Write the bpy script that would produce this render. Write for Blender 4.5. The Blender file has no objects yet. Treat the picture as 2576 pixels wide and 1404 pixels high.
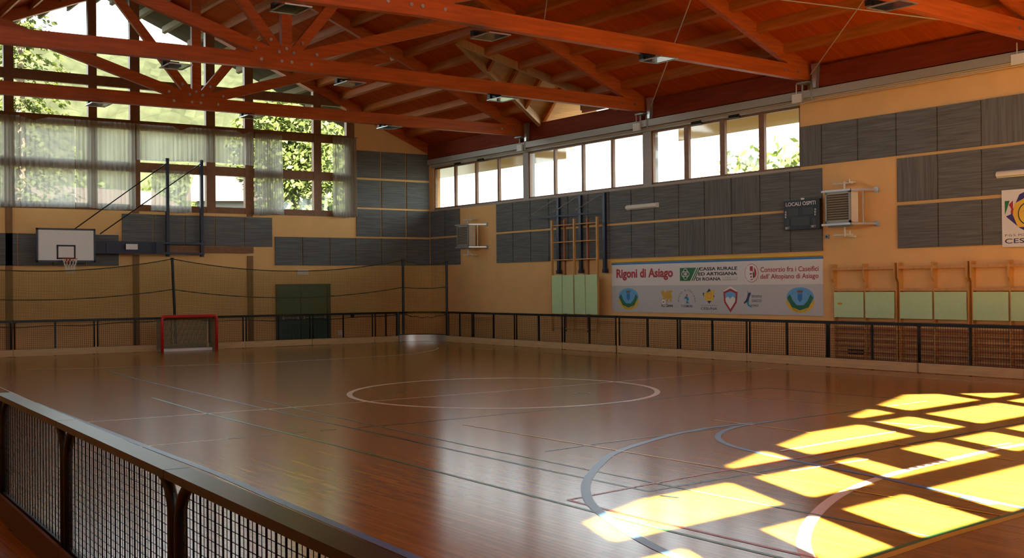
import bpy, math, random
from math import sin, cos, pi, radians, sqrt, atan2
from mathutils import Vector, Matrix
random.seed(7)
SC = bpy.context.scene
COL = SC.collection

# ------------------------------------------------------------------ camera, light, exposure
cam_data = bpy.data.cameras.new('camera')
cam_data.sensor_width = 36.0
cam_data.lens = 2933.0 / 2576.0 * 36.0
cam_data.clip_end = 3000
cam = bpy.data.objects.new('camera', cam_data)
COL.objects.link(cam)
cam.matrix_world = Matrix(((0.8220, 0.0042, -0.5694, 0.0),
                           (-0.5694, -0.0100, -0.8220, 0.0),
                           (-0.0092, 0.9999, -0.0058, 2.1),
                           (0, 0, 0, 1)))
SC.camera = cam
SC.view_settings.view_transform = 'Standard'
SC.view_settings.look = 'None'
SC.view_settings.gamma = 1.0
SC.view_settings.use_curve_mapping = False
SC.view_settings.exposure = 1.0
SC.cycles.use_denoising = True
SC.cycles.max_bounces = 10
SC.cycles.diffuse_bounces = 5
SC.cycles.glossy_bounces = 4
SC.cycles.transparent_max_bounces = 32
SC.cycles.caustics_reflective = False
SC.cycles.caustics_refractive = False
SC.cycles.sample_clamp_indirect = 8.0

SUN_E = 70.0
SKY_E = 4.6
KX, KY = 0.475, 1.204           # floor shift of the sunlight per metre of height
w = bpy.data.worlds.new('sky')
SC.world = w
w.use_nodes = True
nt = w.node_tree
nt.nodes.clear()
wo = nt.nodes.new('ShaderNodeOutputWorld')
bg = nt.nodes.new('ShaderNodeBackground')
tc = nt.nodes.new('ShaderNodeTexCoord')
sep = nt.nodes.new('ShaderNodeSeparateXYZ')
cr = nt.nodes.new('ShaderNodeValToRGB')
cr.color_ramp.elements[0].position = 0.0
cr.color_ramp.elements[0].color = (0.90, 1.0, 1.0, 1)
cr.color_ramp.elements[1].position = 0.75
cr.color_ramp.elements[1].color = (0.38, 0.54, 0.72, 1)
nt.links.new(tc.outputs['Generated'], sep.inputs[0])
nt.links.new(sep.outputs['Z'], cr.inputs[0])
nt.links.new(cr.outputs[0], bg.inputs[0])
bg.inputs[1].default_value = SKY_E
nt.links.new(bg.outputs[0], wo.inputs[0])

sun_data = bpy.data.lights.new('sun', 'SUN')
sun_data.energy = SUN_E
sun_data.angle = radians(0.6)
sun_data.color = (1.0, 0.94, 0.82)
sun = bpy.data.objects.new('sun', sun_data)
COL.objects.link(sun)
sun.location = (-20, -50, 60)
sun.rotation_euler = Vector((KX, KY, -1.0)).to_track_quat('-Z', 'Y').to_euler()

# ------------------------------------------------------------------ materials
def s(r, g, b):
    f = lambda c: (c / 255 / 12.92) if c / 255 <= .04045 else ((c / 255 + .055) / 1.055) ** 2.4
    return (f(r), f(g), f(b))

def mat(name, col, rough=.6, metal=0.0, noise=0.0, nscale=(8, 8, 8), bump=0.0, spec=None, coat=0.0):
    m = bpy.data.materials.new(name)
    m.use_nodes = True
    n = m.node_tree.nodes
    l = m.node_tree.links
    p = n['Principled BSDF']
    p.inputs['Base Color'].default_value = (*col, 1)
    p.inputs['Roughness'].default_value = rough
    p.inputs['Metallic'].default_value = metal
    if spec is not None:
        p.inputs['Specular IOR Level'].default_value = spec
    if coat:
        p.inputs['Coat Weight'].default_value = coat
    if noise > 0 or bump > 0:
        t = n.new('ShaderNodeTexCoord')
        mp = n.new('ShaderNodeMapping')
        mp.inputs['Scale'].default_value = nscale
        nz = n.new('ShaderNodeTexNoise')
        nz.inputs['Scale'].default_value = 1.0
        nz.inputs['Detail'].default_value = 5
        l.new(t.outputs['Object'], mp.inputs[0])
        l.new(mp.outputs[0], nz.inputs[0])
        mx = n.new('ShaderNodeValToRGB')
        mx.color_ramp.elements[0].position = .3
        mx.color_ramp.elements[1].position = .7
        a = 1 - noise
        b = 1 + noise * .6
        mx.color_ramp.elements[0].color = (*[c * a for c in col], 1)
        mx.color_ramp.elements[1].color = (*[min(1, c * b) for c in col], 1)
        l.new(nz.outputs['Fac'], mx.inputs[0])
        l.new(mx.outputs[0], p.inputs['Base Color'])
        if bump > 0:
            bp = n.new('ShaderNodeBump')
            bp.inputs['Strength'].default_value = bump
            bp.inputs['Distance'].default_value = .01
            l.new(nz.outputs['Fac'], bp.inputs['Height'])
            l.new(bp.outputs[0], p.inputs['Normal'])
    return m

def planks(name, c1, c2, along, width, length, rough, bump=.15, grain=.3, gap=.6, coat=0.0, spec=.5):
    """plank boards; along = axis index the boards run along (object space)"""
    m = bpy.data.materials.new(name)
    m.use_nodes = True
    n = m.node_tree.nodes
    l = m.node_tree.links
    p = n['Principled BSDF']
    p.inputs['Roughness'].default_value = rough
    p.inputs['Specular IOR Level'].default_value = spec
    if coat:
        p.inputs['Coat Weight'].default_value = coat
        p.inputs['Coat Roughness'].default_value = .12
    t = n.new('ShaderNodeTexCoord')
    sp = n.new('ShaderNodeSeparateXYZ')
    cb = n.new('ShaderNodeCombineXYZ')
    l.new(t.outputs['Object'], sp.inputs[0])
    l.new(sp.outputs[along], cb.inputs[0])
    l.new(sp.outputs[1 - along], cb.inputs[1])
    br = n.new('ShaderNodeTexBrick')
    br.inputs['Scale'].default_value = 1.0
    br.inputs['Brick Width'].default_value = length
    br.inputs['Row Height'].default_value = width
    br.inputs['Mortar Size'].default_value = width * .02
    br.inputs['Mortar Smooth'].default_value = .3
    br.inputs['Color1'].default_value = (*c1, 1)
    br.inputs['Color2'].default_value = (*c2, 1)
    br.inputs['Mortar'].default_value = (*[c * gap for c in c2], 1)
    l.new(cb.outputs[0], br.inputs[0])
    mp = n.new('ShaderNodeMapping')
    mp.inputs['Scale'].default_value = (1.2, 28, 1)
    l.new(cb.outputs[0], mp.inputs[0])
    nz = n.new('ShaderNodeTexNoise')
    nz.inputs['Scale'].default_value = 1.0
    nz.inputs['Detail'].default_value = 4
    l.new(mp.outputs[0], nz.inputs[0])
    mx = n.new('ShaderNodeMix')
    mx.data_type = 'RGBA'
    mx.blend_type = 'MULTIPLY'
    mx.inputs[0].default_value = 1.0
    rp = n.new('ShaderNodeValToRGB')
    rp.color_ramp.elements[0].color = (1 - grain, 1 - grain, 1 - grain, 1)
    rp.color_ramp.elements[1].color = (1 + grain * .5, 1 + grain * .5, 1 + grain * .5, 1)
    l.new(nz.outputs['Fac'], rp.inputs[0])
    l.new(br.outputs['Color'], mx.inputs[6])
    l.new(rp.outputs[0], mx.inputs[7])
    l.new(mx.outputs[2], p.inputs['Base Color'])
    if bump > 0:
        ad = n.new('ShaderNodeMath')
        ad.operation = 'MULTIPLY_ADD'
        l.new(br.outputs['Fac'], ad.inputs[0])
        ad.inputs[1].default_value = -1.0
        l.new(nz.outputs['Fac'], ad.inputs[2])
        bp = n.new('ShaderNodeBump')
        bp.inputs['Strength'].default_value = bump
        bp.inputs['Distance'].default_value = .004
        l.new(ad.outputs[0], bp.inputs['Height'])
        l.new(bp.outputs[0], p.inputs['Normal'])
    return m

def see_through(name, col, alpha, rough=.05, cloth=False, gloss=.08):
    m = bpy.data.materials.new(name)
    m.use_nodes = True
    n = m.node_tree.nodes
    l = m.node_tree.links
    n.clear()
    o = n.new('ShaderNodeOutputMaterial')
    tr = n.new('ShaderNodeBsdfTransparent')
    mx = n.new('ShaderNodeMixShader')
    if cloth:
        a = n.new('ShaderNodeBsdfDiffuse')
        a.inputs[0].default_value = (*col, 1)
        b = n.new('ShaderNodeBsdfTranslucent')
        b.inputs[0].default_value = (*col, 1)
        m2 = n.new('ShaderNodeMixShader')
        m2.inputs[0].default_value = .5
        l.new(a.outputs[0], m2.inputs[1])
        l.new(b.outputs[0], m2.inputs[2])
        mx.inputs[0].default_value = alpha
        l.new(tr.outputs[0], mx.inputs[1])
        l.new(m2.outputs[0], mx.inputs[2])
    else:
        tr.inputs[0].default_value = (*col, 1)
        g = n.new('ShaderNodeBsdfGlossy')
        g.inputs['Roughness'].default_value = rough
        fr = n.new('ShaderNodeLayerWeight')
        fr.inputs[0].default_value = .5
        pw = n.new('ShaderNodeMath')
        pw.operation = 'POWER'
        pw.inputs[1].default_value = 4.0
        l.new(fr.outputs['Facing'], pw.inputs[0])
        ml = n.new('ShaderNodeMath')
        ml.operation = 'MULTIPLY_ADD'
        ml.inputs[1].default_value = .5
        ml.inputs[2].default_value = gloss
        ml.use_clamp = True
        l.new(pw.outputs[0], ml.inputs[0])
        l.new(ml.outputs[0], mx.inputs[0])
        l.new(tr.outputs[0], mx.inputs[1])
        l.new(g.outputs[0], mx.inputs[2])
    l.new(mx.outputs[0], o.inputs[0])
    return m

def net_mat(name, col, cell, wire):
    m = bpy.data.materials.new(name)
    m.use_nodes = True
    n = m.node_tree.nodes
    l = m.node_tree.links
    n.clear()
    o = n.new('ShaderNodeOutputMaterial')
    tr = n.new('ShaderNodeBsdfTransparent')
    df = n.new('ShaderNodeBsdfDiffuse')
    df.inputs[0].default_value = (*col, 1)
    mx = n.new('ShaderNodeMixShader')
    t = n.new('ShaderNodeUVMap')
    br = n.new('ShaderNodeTexBrick')
    br.offset = 0
    br.inputs['Scale'].default_value = 1
    br.inputs['Brick Width'].default_value = cell
    br.inputs['Row Height'].default_value = cell
    br.inputs['Mortar Size'].default_value = wire
    br.inputs['Mortar Smooth'].default_value = 0
    l.new(t.outputs[0], br.inputs[0])
    l.new(br.outputs['Fac'], mx.inputs[0])
    l.new(tr.outputs[0], mx.inputs[1])
    l.new(df.outputs[0], mx.inputs[2])
    l.new(mx.outputs[0], o.inputs[0])
    return m

M = {}
M['truss'] = mat('glulam_red_brown', (.52, .108, .015), .45, noise=.25, nscale=(1.2, 14, 14), spec=.35)
M['purlin'] = mat('purlin_wood', (.48, .135, .02), .5, noise=.2, nscale=(14, 1.2, 14), spec=.15)
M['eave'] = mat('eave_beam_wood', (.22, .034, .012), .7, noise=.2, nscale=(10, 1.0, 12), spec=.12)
M['deck'] = planks('ceiling_boards', (.62, .105, .010), (.52, .083, .008), 0, .14, 3.5, .8, bump=.2, grain=.3, gap=.45, spec=.12)
M['soffit'] = planks('weathered_soffit_boards', (.075, .072, .050), (.062, .060, .042), 0, .14, 3.5, .9, bump=.1, spec=.1)
M['soffit_pale'] = planks('pale_soffit_boards', (.32, .27, .19), (.28, .23, .16), 0, .14, 3.5, .9, bump=.1, spec=.1)
M['tail'] = mat('weathered_purlin_end', (.10, .075, .022), .8)
M['dormer_boards'] = planks('dormer_boards', (.62, .36, .15), (.55, .31, .13), 0, .14, 3.5, .6, bump=.2)
M['floor'] = planks('parquet', (.42, .215, .030), (.34, .172, .022), 1, .07, 1.1, .19, bump=.05, grain=.45, gap=.5, spec=.30)
M['peach'] = mat('peach_plaster', (.82, .49, .19), .85, noise=.05, nscale=(1.5, 1.5, 1.5), spec=.2)
M['pier'] = mat('grey_painted_pier', (.40, .37, .33), .7, noise=.05, spec=.3)
M['pilaster'] = mat('brown_timber_post', (.25, .115, .025), .6, noise=.2, nscale=(12, 12, 1.5))
M['frame'] = mat('window_timber', (.22, .085, .018), .5, noise=.2, nscale=(6, 6, 6))
M['glass'] = see_through('window_glass', (.97, .98, .97), 0, gloss=.05)
M['frost'] = see_through('lamp_glass', (.55, .58, .55), 0, gloss=.12)
M['panel_h'] = mat('grey_panel_horizontal_grain', (.150, .152, .140), .8, noise=.35, nscale=(1.2, 1.2, 40), spec=.2)
M['panel_v'] = mat('grey_panel_vertical_grain', (.155, .155, .142), .8, noise=.35, nscale=(30, 30, .9), spec=.2)
M['curtain'] = see_through('sheer_curtain', (.56, .52, .42), .80, cloth=True)
M['hem'] = see_through('curtain_hem', (.55, .52, .44), .92, cloth=True)
M['black'] = mat('black_paint', (.010, .010, .009), .4, spec=.3)
M['cap'] = mat('grey_green_rail_cap', (.022, .024, .020), .30, spec=.5)
M['navy'] = mat('navy_steel', (.012, .020, .045), .4)
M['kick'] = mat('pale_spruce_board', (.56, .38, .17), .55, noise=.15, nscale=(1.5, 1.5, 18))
M['kickdark'] = mat('dark_back_board', (.09, .065, .045), .7)  # even dark grey-brown tone of the near kick boards
M['steel'] = mat('galvanised_steel', (.45, .46, .45), .35, metal=.8)
M['kicksteel'] = mat('sheet_steel', (.55, .55, .52), .3, metal=.9)
M['greysteel'] = mat('grey_steel', (.30, .31, .30), .5, metal=.3)
M['white'] = mat('white_paint', (.78, .76, .70), .5)
M['cream'] = mat('cream_metal', (.75, .70, .55), .5)
M['tray'] = mat('grey_cable_tray', (.38, .36, .31), .5, metal=.1)
M['conduit'] = mat('conduit_pipe', (.62, .56, .45), .4)
M['green'] = mat('green_door', (.035, .10, .065), .5)
M['green_frame'] = mat('dark_green_frame', (.05, .075, .05), .5)
M['barwood'] = mat('yellow_beech', (.60, .30, .07), .42, noise=.15, nscale=(10, 10, 2))
M['barwood_red'] = mat('red_brown_beech', (.34, .11, .03), .5, noise=.15, nscale=(10, 10, 2))
M['pad'] = mat('pale_green_board', (.52, .72, .36), .6, noise=.03)
M['red'] = mat('red_goal_paint', (.52, .014, .012), .35)
M['rope'] = mat('dark_olive_rope', (.045, .045, .015), .8)
M['net'] = net_mat('olive_netting', (.18, .15, .035), .05, .0045)
M['goalnet'] = net_mat('grey_goal_netting', (.22, .20, .13), .045, .012)
M['hoopnet'] = mat('white_cord', (.80, .78, .70), .8)
M['orange'] = mat('orange_rim', (.50, .06, .02), .4)
M['louvre'] = mat('louvre_metal', (.17, .155, .11), .5, metal=.3)
M['darkglass'] = mat('dark_display', (.020, .022, .020), .35)
M['blacksign'] = mat('black_board', (.008, .008, .010), .45)
for nm, c in dict(lw=(.80, .74, .58), lblue=(.10, .22, .42), lblack=(.018, .026, .026), lgreen=(.04, .20, .07), lred=(.45, .045, .022), lyellow=(.62, .42, .03), lteal=(.08, .20, .17)).items():
    M[nm] = mat('court_paint_' + nm[1:], c, .3, spec=.5)
for nm, c in dict(b_white=(.76, .73, .68), b_grey=(.56, .55, .53), b_blue=(.02, .20, .50), b_yellow=(.80, .50, .03), t_red=(.42, .012, .018), t_black=(.012, .012, .012), t_green=(.008, .16, .035), t_white=(.80, .79, .74), g_sky=(.14, .42, .72), g_green=(.015, .15, .06), g_dark=(.03, .03, .10), g_gold=(.62, .36, .02), g_cyan=(.02, .28, .42), g_purple=(.04, .02, .16), g_brown=(.22, .08, .03)).items():
    M[nm] = mat('print_' + nm, c, .5)
M['grass'] = mat('meadow_grass', (.02, .028, .006), .9, noise=.35, nscale=(.4, .4, .4))
M['gravel'] = mat('pale_gravel', (.03, .028, .024), .9, noise=.1)
M['forest'] = mat('forest_hill', (.022, .024, .0125), 1.0, noise=.35, nscale=(.16, .16, .16), spec=0)
M['leaf'] = mat('bright_leaf', (.070, .092, .014), .7, noise=.4, nscale=(.9, .9, .9))
M['needle'] = mat('conifer_needle', (.055, .066, .010), .8, noise=.5, nscale=(.7, .7, .7))
for k_ in ('leaf', 'needle'):
    n_ = M[k_].node_tree.nodes; l_ = M[k_].node_tree.links
    tl = n_.new('ShaderNodeBsdfTranslucent'); ms = n_.new('ShaderNodeMixShader'); ms.inputs[0].default_value = .45
    tl.inputs[0].default_value = (.09, .11, .017, 1)
    l_.new(n_['Principled BSDF'].outputs[0], ms.inputs[1]); l_.new(tl.outputs[0], ms.inputs[2]); l_.new(ms.outputs[0], n_['Material Output'].inputs[0])
M['bark'] = mat('bark', (.16, .11, .07), .9, noise=.3)
M['housewall'] = mat('white_house_wall', (.2, .19, .17), .9)
M['peachhouse'] = mat('peach_house_wall', (.05, .03, .019), .9)
M['olivewall'] = mat('olive_house_wall', (.40, .36, .24), .9)
M['rooftile'] = mat('orange_roof_tile', (.045, .026, .016), .8, noise=.1, nscale=(1, 12, 1))

# ------------------------------------------------------------------ mesh helpers
class MB:
    def __init__(self):
        self.v = []; self.f = []; self.m = []; self.uv = {}
    def add(self, verts, faces, mi=0):
        b = len(self.v)
        self.v += [tuple(v) for v in verts]
        for f in faces:
            self.f.append(tuple(i + b for i in f)); self.m.append(mi)
        return self
    def box(self, x0, x1, y0, y1, z0, z1, mi=0):
        if x0 > x1: x0, x1 = x1, x0
        if y0 > y1: y0, y1 = y1, y0
        if z0 > z1: z0, z1 = z1, z0
        return self.add([(x0, y0, z0), (x1, y0, z0), (x1, y1, z0), (x0, y1, z0), (x0, y0, z1), (x1, y0, z1), (x1, y1, z1), (x0, y1, z1)],
                        [(0, 3, 2, 1), (4, 5, 6, 7), (0, 1, 5, 4), (1, 2, 6, 5), (2, 3, 7, 6), (3, 0, 4, 7)], mi)
    def prism(self, poly, axis, a, b, mi=0):
        """poly of 2-D points in the plane across `axis`, extruded from a to b along it"""
        def P(p, t):
            return (t, p[0], p[1]) if axis == 0 else ((p[0], t, p[1]) if axis == 1 else (p[0], p[1], t))
        n = len(poly)
        area = sum(poly[i][0] * poly[(i + 1) % n][1] - poly[(i + 1) % n][0] * poly[i][1] for i in range(n))
        poly = list(poly) if area > 0 else list(poly)[::-1]
        if a > b: a, b = b, a
        flip = axis == 1
        vs = [P(p, a) for p in poly] + [P(p, b) for p in poly]
        lo = tuple(range(n)) if flip else tuple(range(n))[::-1]
        hi = tuple(range(n, 2 * n))[::-1] if flip else tuple(range(n, 2 * n))
        sides = [((i, (i + 1) % n, n + (i + 1) % n, n + i) if not flip else (i, n + i, n + (i + 1) % n, (i + 1) % n)) for i in range(n)]
        return self.add(vs, [lo, hi] + sides, mi)
    def bar(self, p, q, wd, ht, up=(0, 0, 1), mi=0):
        p = Vector(p); q = Vector(q); d = (q - p).normalized()
        up = Vector(up)
        if abs(d.dot(up)) > .98: up = Vector((0, 1, 0))
        r = d.cross(up).normalized(); u = r.cross(d)
        c = []
        for t in (p, q):
            for a, b in ((-1, -1), (1, -1), (1, 1), (-1, 1)):
                c.append(t + r * (a * wd / 2) + u * (b * ht / 2))
        return self.add(c, [(0, 1, 2, 3), (7, 6, 5, 4), (0, 4, 5, 1), (1, 5, 6, 2), (2, 6, 7, 3), (3, 7, 4, 0)], mi)
    def tube(self, pts, r, n=8, mi=0, closed=False):
        pts = [Vector(p) for p in pts]
        N = len(pts)
        rings = []
        prev = None
        for i in range(N):
            if closed:
                d = pts[(i + 1) % N] - pts[i - 1]
            else:
                d = pts[min(i + 1, N - 1)] - pts[max(i - 1, 0)]
            d.normalize()
            ref = Vector((0, 0, 1)) if abs(d.z) < .9 else Vector((0, 1, 0))
            if prev is not None and abs(prev.dot(d)) < .95: ref = prev
            a = d.cross(ref).normalized(); b = a.cross(d).normalized()
            prev = b
            rr = r[i] if isinstance(r, (list, tuple)) else r
            rings.append([pts[i] + (a * cos(2 * pi * k / n) + b * sin(2 * pi * k / n)) * rr for k in range(n)])
        vs = [v for rg in rings for v in rg]
        fs = []
        for i in range(N if closed else N - 1):
            j = (i + 1) % N
            for k in range(n):
                fs.append((i * n + k, j * n + k, j * n + (k + 1) % n, i * n + (k + 1) % n))
        if not closed:
            fs.append(tuple(range(n))); fs.append(tuple(range((N - 1) * n, N * n))[::-1])
        return self.add(vs, fs, mi)
    def disc(self, c, nrm, r, t, n=12, mi=0):
        c = Vector(c); nrm = Vector(nrm).normalized()
        return self.tube([c, c + nrm * t], r, n, mi)
    def sheet(self, fn, nu, nv, mi=0):
        vs = [fn(i / nu, j / nv) for j in range(nv + 1) for i in range(nu + 1)]
        fs = [(j * (nu + 1) + i, j * (nu + 1) + i + 1, (j + 1) * (nu + 1) + i + 1, (j + 1) * (nu + 1) + i) for j in range(nv) for i in range(nu)]
        return self.add(vs, fs, mi)
    def build(self, name, mats, parent=None, smooth=False, uv=None):
        off = Vector((0, 0, 0))
        p = parent
        while p is not None:
            off += p.location; p = p.parent
        me = bpy.data.meshes.new(name)
        me.from_pydata([tuple(Vector(v) - off) for v in self.v], [], self.f)
        if not isinstance(mats, (list, tuple)): mats = [mats]
        for m_ in mats: me.materials.append(m_)
        if len(mats) > 1: me.polygons.foreach_set('material_index', self.m)
        if smooth: me.polygons.foreach_set('use_smooth', [True] * len(me.polygons))
        if uv:
            ul = me.uv_layers.new(name='UVMap')
            for lp in me.loops:
                ul.data[lp.index].uv = uv(self.v[lp.vertex_index])
        me.update()
        o = bpy.data.objects.new(name, me)
        COL.objects.link(o)
        if parent is not None: o.parent = parent
        return o

def tag(o, label, cat, group=None, kind=None):
    if label: o['label'] = label
    if cat: o['category'] = cat
    if group: o['group'] = group
    if kind: o['kind'] = kind
    return o
def thing(name, loc, label, cat, group=None):
    e = bpy.data.objects.new(name, None)
    e.empty_display_size = .2
    COL.objects.link(e)
    e.location = loc
    return tag(e, label, cat, group)
def struct(o, label=None):
    o['kind'] = 'structure'
    if label: o['label'] = label; 
    return o
def dup(root, loc, label, rz=None, group=None):
    r = root.copy(); COL.objects.link(r); r.location = loc
    if rz is not None: r.rotation_euler = (0, 0, rz)
    r['label'] = label
    if group: r['group'] = group
    for ch in list(root.children):
        c = ch.copy(); COL.objects.link(c); c.parent = r
        for g in list(ch.children):
            d = g.copy(); COL.objects.link(d); d.parent = c
    return r
ORD = ['first', 'second', 'third', 'fourth', 'fifth', 'sixth', 'seventh', 'eighth', 'ninth', 'tenth', 'eleventh', 'twelfth', 'thirteenth', 'fourteenth', 'fifteenth', 'sixteenth']

def clip(poly, a, b, c):
    """keep the part of a 2-D polygon where a*x + b*y <= c"""
    out = []
    n = len(poly)
    for i in range(n):
        p, q = poly[i], poly[(i + 1) % n]
        fp, fq = a * p[0] + b * p[1] - c, a * q[0] + b * q[1] - c
        if fp <= 0: out.append(p)
        if (fp < 0 < fq) or (fq < 0 < fp):
            t = fp / (fp - fq)
            out.append((p[0] + (q[0] - p[0]) * t, p[1] + (q[1] - p[1]) * t))
    return out

def text_mesh(body, bold=0.0):
    cu = bpy.data.curves.new('lettering_curve', 'FONT')
    cu.body = body
    cu.size = 1
    cu.offset = bold
    cu.resolution_u = 3
    ob = bpy.data.objects.new('lettering_source', cu)
    COL.objects.link(ob)
    dg = bpy.context.evaluated_depsgraph_get()
    me = bpy.data.meshes.new_from_object(ob.evaluated_get(dg))
    bpy.data.objects.remove(ob)
    bpy.data.curves.remove(cu)
    return me
def right_text(name, body, y0, y1, z0, z1, x, m, parent, bold=0.0):
    """lettering on the right wall: y0 left edge, y1 right edge, z0 bottom, z1 top of the ink"""
    me = text_mesh(body, bold)
    xs = [v.co.x for v in me.vertices]; ys = [v.co.y for v in me.vertices]
    ax, bx, ay, by = min(xs), max(xs), min(ys), max(ys)
    off = Vector((0, 0, 0)); p = parent
    while p is not None:
        off += p.location; p = p.parent
    for v in me.vertices:
        u = (v.co.x - ax) / (bx - ax); t = (v.co.y - ay) / (by - ay)
        v.co = Vector((x, y0 + (y1 - y0) * u, z0 + (z1 - z0) * t)) - off
    me.materials.clear(); me.materials.append(m)
    o = bpy.data.objects.new(name, me)
    COL.objects.link(o); o.parent = parent
    return o
def right_arc_text(name, body, yc, zc, r, a0, a1, h, x, m, parent, bold=.0):
    """lettering along an arc; angles in degrees seen from inside the hall (0 = right, 90 = up)"""
    off = Vector((0, 0, 0)); p = parent
    while p is not None:
        off += p.location; p = p.parent
    vs, fs = [], []
    n = len(body)
    for i, ch in enumerate(body):
        if ch == ' ': continue
        me = text_mesh(ch, bold)
        xs = [v.co.x for v in me.vertices]
        cx = (min(xs) + max(xs)) / 2
        ang = radians(a0 + (a1 - a0) * (i + .5) / n)
        up = 1 if a0 > a1 else -1
        b = len(vs)
        for v in me.vertices:
            lu = (v.co.x - cx) * h * 1.2; lv = v.co.y * h * 1.4
            er = Vector((-cos(ang), sin(ang))); et = Vector((-sin(ang), -cos(ang)))   # (Y, z) axes
            if up > 0:
                q = Vector((yc, zc)) + er * (r + lv) + et * lu
            else:
                q = Vector((yc, zc)) + er * (r - lv) - et * lu
            vs.append(tuple(Vector((x, q[0], q[1])) - off))
        for f in me.polygons: fs.append(tuple(b + k for k in f.vertices))
        bpy.data.meshes.remove(me)
    me = bpy.data.meshes.new(name)
    me.from_pydata(vs, [], fs)
    me.materials.append(m)
    o = bpy.data.objects.new(name, me)
    COL.objects.link(o); o.parent = parent
    return o

# ------------------------------------------------------------------ main dimensions
XR, YB = 24.5, 41.2                 # right wall, far gable wall
XL = -1.3
XC = 12.24                          # ridge line
def deck_z(x): return 13.05 - .42 * abs(x - XC)
NT = .13                            # the unseen near gable wall is skewed so its sun patches slant
def near_y(x): return .24 + NT * (x - 8.6)
TY = [34.35, 27.72, 21.12, 14.5]    # roof trusses

# ------------------------------------------------------------------ floor with court markings
fb = MB()
fb.box(XL - .3, XR + .3, -3.5, YB + .3, -.2, 0, 0)
LM = ['floor', 'lw', 'lblue', 'lblack', 'lgreen', 'lred', 'lyellow', 'lteal']
lz = [0.0]
def line(pts, wd, mname, closed=False):
    mi = LM.index(mname)
    lz[0] += .0001
    z = .001 + lz[0]
    pts = [Vector((p[0], p[1])) for p in pts]
    n = len(pts)
    L, R_ = [], []
    for i in range(n):
        if closed:
            d = pts[(i + 1) % n] - pts[i - 1]
        else:
            d = pts[min(i + 1, n - 1)] - pts[max(0, i - 1)]
        d.normalize()
        nn = Vector((-d.y, d.x)) * wd / 2
        L.append(pts[i] + nn); R_.append(pts[i] - nn)
    vs = [(p.x, p.y, z) for p in L] + [(p.x, p.y, z) for p in R_]
    fs = []
    for i in range(n if closed else n - 1):
        j = (i + 1) % n
        fs.append((n + i, n + j, j, i))
    fb.add(vs, fs, mi)
def smooth_pts(pts, k=6):
    out = []
    P = [Vector((p[0], p[1])) for p in pts]
    for i in range(len(P) - 1):
        p0 = P[max(0, i - 1)]; p1 = P[i]; p2 = P[i + 1]; p3 = P[min(len(P) - 1, i + 2)]
        for t in range(k):
            u = t / k
            out.append(.5 * ((2 * p1) + (p2 - p0) * u + (2 * p0 - 5 * p1 + 4 * p2 - p3) * u * u + (3 * p1 - p0 - 3 * p2 + p3) * u ** 3))
    out.append(P[-1])
    return out
circ = [(13.10 + 3.1 * cos(2 * pi * i / 96), 19.25 + 3.22 * sin(2 * pi * i / 96) + .065 * 3.1 * cos(2 * pi * i / 96)) for i in range(96)]
line(circ, .11, 'lw', True)
line([(4.84, 19.05), (8, 19.02), (13, 19.25), (17.2, 19.58), (21.6, 20.0)], .05, 'lw')
line([(4.68, 15.63), (6.0, 15.66)], .04, 'lw')
line([(4.45, 15.62), (4.95, 15.63)], .09, 'lyellow')
line([(4.5, 19.05), (4.95, 19.05)], .07, 'lyellow')
line(smooth_pts([(6.55, 5.2), (6.72, 5.75), (7.06, 6.2), (7.55, 6.64), (8.22, 7.11), (9.1, 7.6), (10.05, 7.97), (11.1, 8.23), (12.97, 8.53), (14.06, 8.62), (16.5, 8.8)]), .115, 'lw')
line([(2.9, 5.22), (7.3, 5.8), (8.4, 5.96), (9.9, 6.12), (13, 6.5), (18, 7.0)], .055, 'lgreen')
line([(2.9, 5.15), (7.3, 5.72), (8.4, 5.89), (9.8, 6.04), (13, 6.42), (18, 6.9)], .085, 'lyellow')
line([(8.6, 31.0), (8.29, 27.28), (8.0, 19.0), (7.9, 14), (7.86, 10.7), (7.87, 8.96)], .05, 'lblack')
line([(7.87, 8.96), (9.37, 9.10), (10.87, 9.26), (13.07, 9.55), (16.04, 9.9), (17.75, 10.1)], .05, 'lblack')
line([(7.9, 15.62), (9.72, 15.70), (12, 15.9), (15.62, 16.2), (17.5, 16.38)], .04, 'lblack')
line([(17.55, 16.42), (17.65, 13.95), (17.75, 10.1)], .045, 'lblack')
for a in range(4):
    line([(6.0 + a * .47, 15.65), (6.25 + a * .47, 15.65)], .04, 'lblack')
line([(7.1, 22.5), (6.93, 19.17), (6.89, 14.4), (6.78, 9.5), (6.74, 7.5), (6.76, 5.4)], .045, 'lgreen')
line([(8.55, 20.6), (8.4, 17.6), (8.26, 13), (8.25, 9.9), (8.25, 8.1), (8.3, 5.96)], .035, 'lteal')
line([(8.74, 11.9), (9.78, 12.06), (11.2, 12.18), (12.76, 12.27), (15.5, 12.55), (17.7, 12.75)], .04, 'lteal')
line([(6.93, 9.08), (6.92, 8.3), (6.93, 7.5), (6.96, 5.6)], .045, 'lred')
line([(6.93, 9.08), (7.94, 9.24), (9.13, 9.40), (12, 9.7)], .04, 'lred')
line(smooth_pts([(13.0, 12.4), (12.0, 12.35), (10.96, 12.06), (9.47, 11.34), (8.55, 10.6), (7.83, 9.9), (7.33, 9.3), (6.9, 8.63), (6.42, 7.56), (6.12, 6.6), (5.95, 5.5)]), .10, 'lblue')
line(smooth_pts([(13.4, 12.35), (12.75, 12.28), (12.0, 12.0), (11.38, 11.52), (10.99, 10.95), (10.77, 10.3), (10.55, 9.2), (10.42, 8.2), (10.2, 7.2), (10.0, 6.1)]), .085, 'lblue')
line([(10.1, 6.85), (9.98, 6.45)], .17, 'lblue')
line([(5.04, 22.9), (4.93, 19), (4.83, 15.5), (4.77, 12.8), (4.66, 11), (4.56, 8.9), (4.42, 6)], .10, 'lblue')
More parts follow.
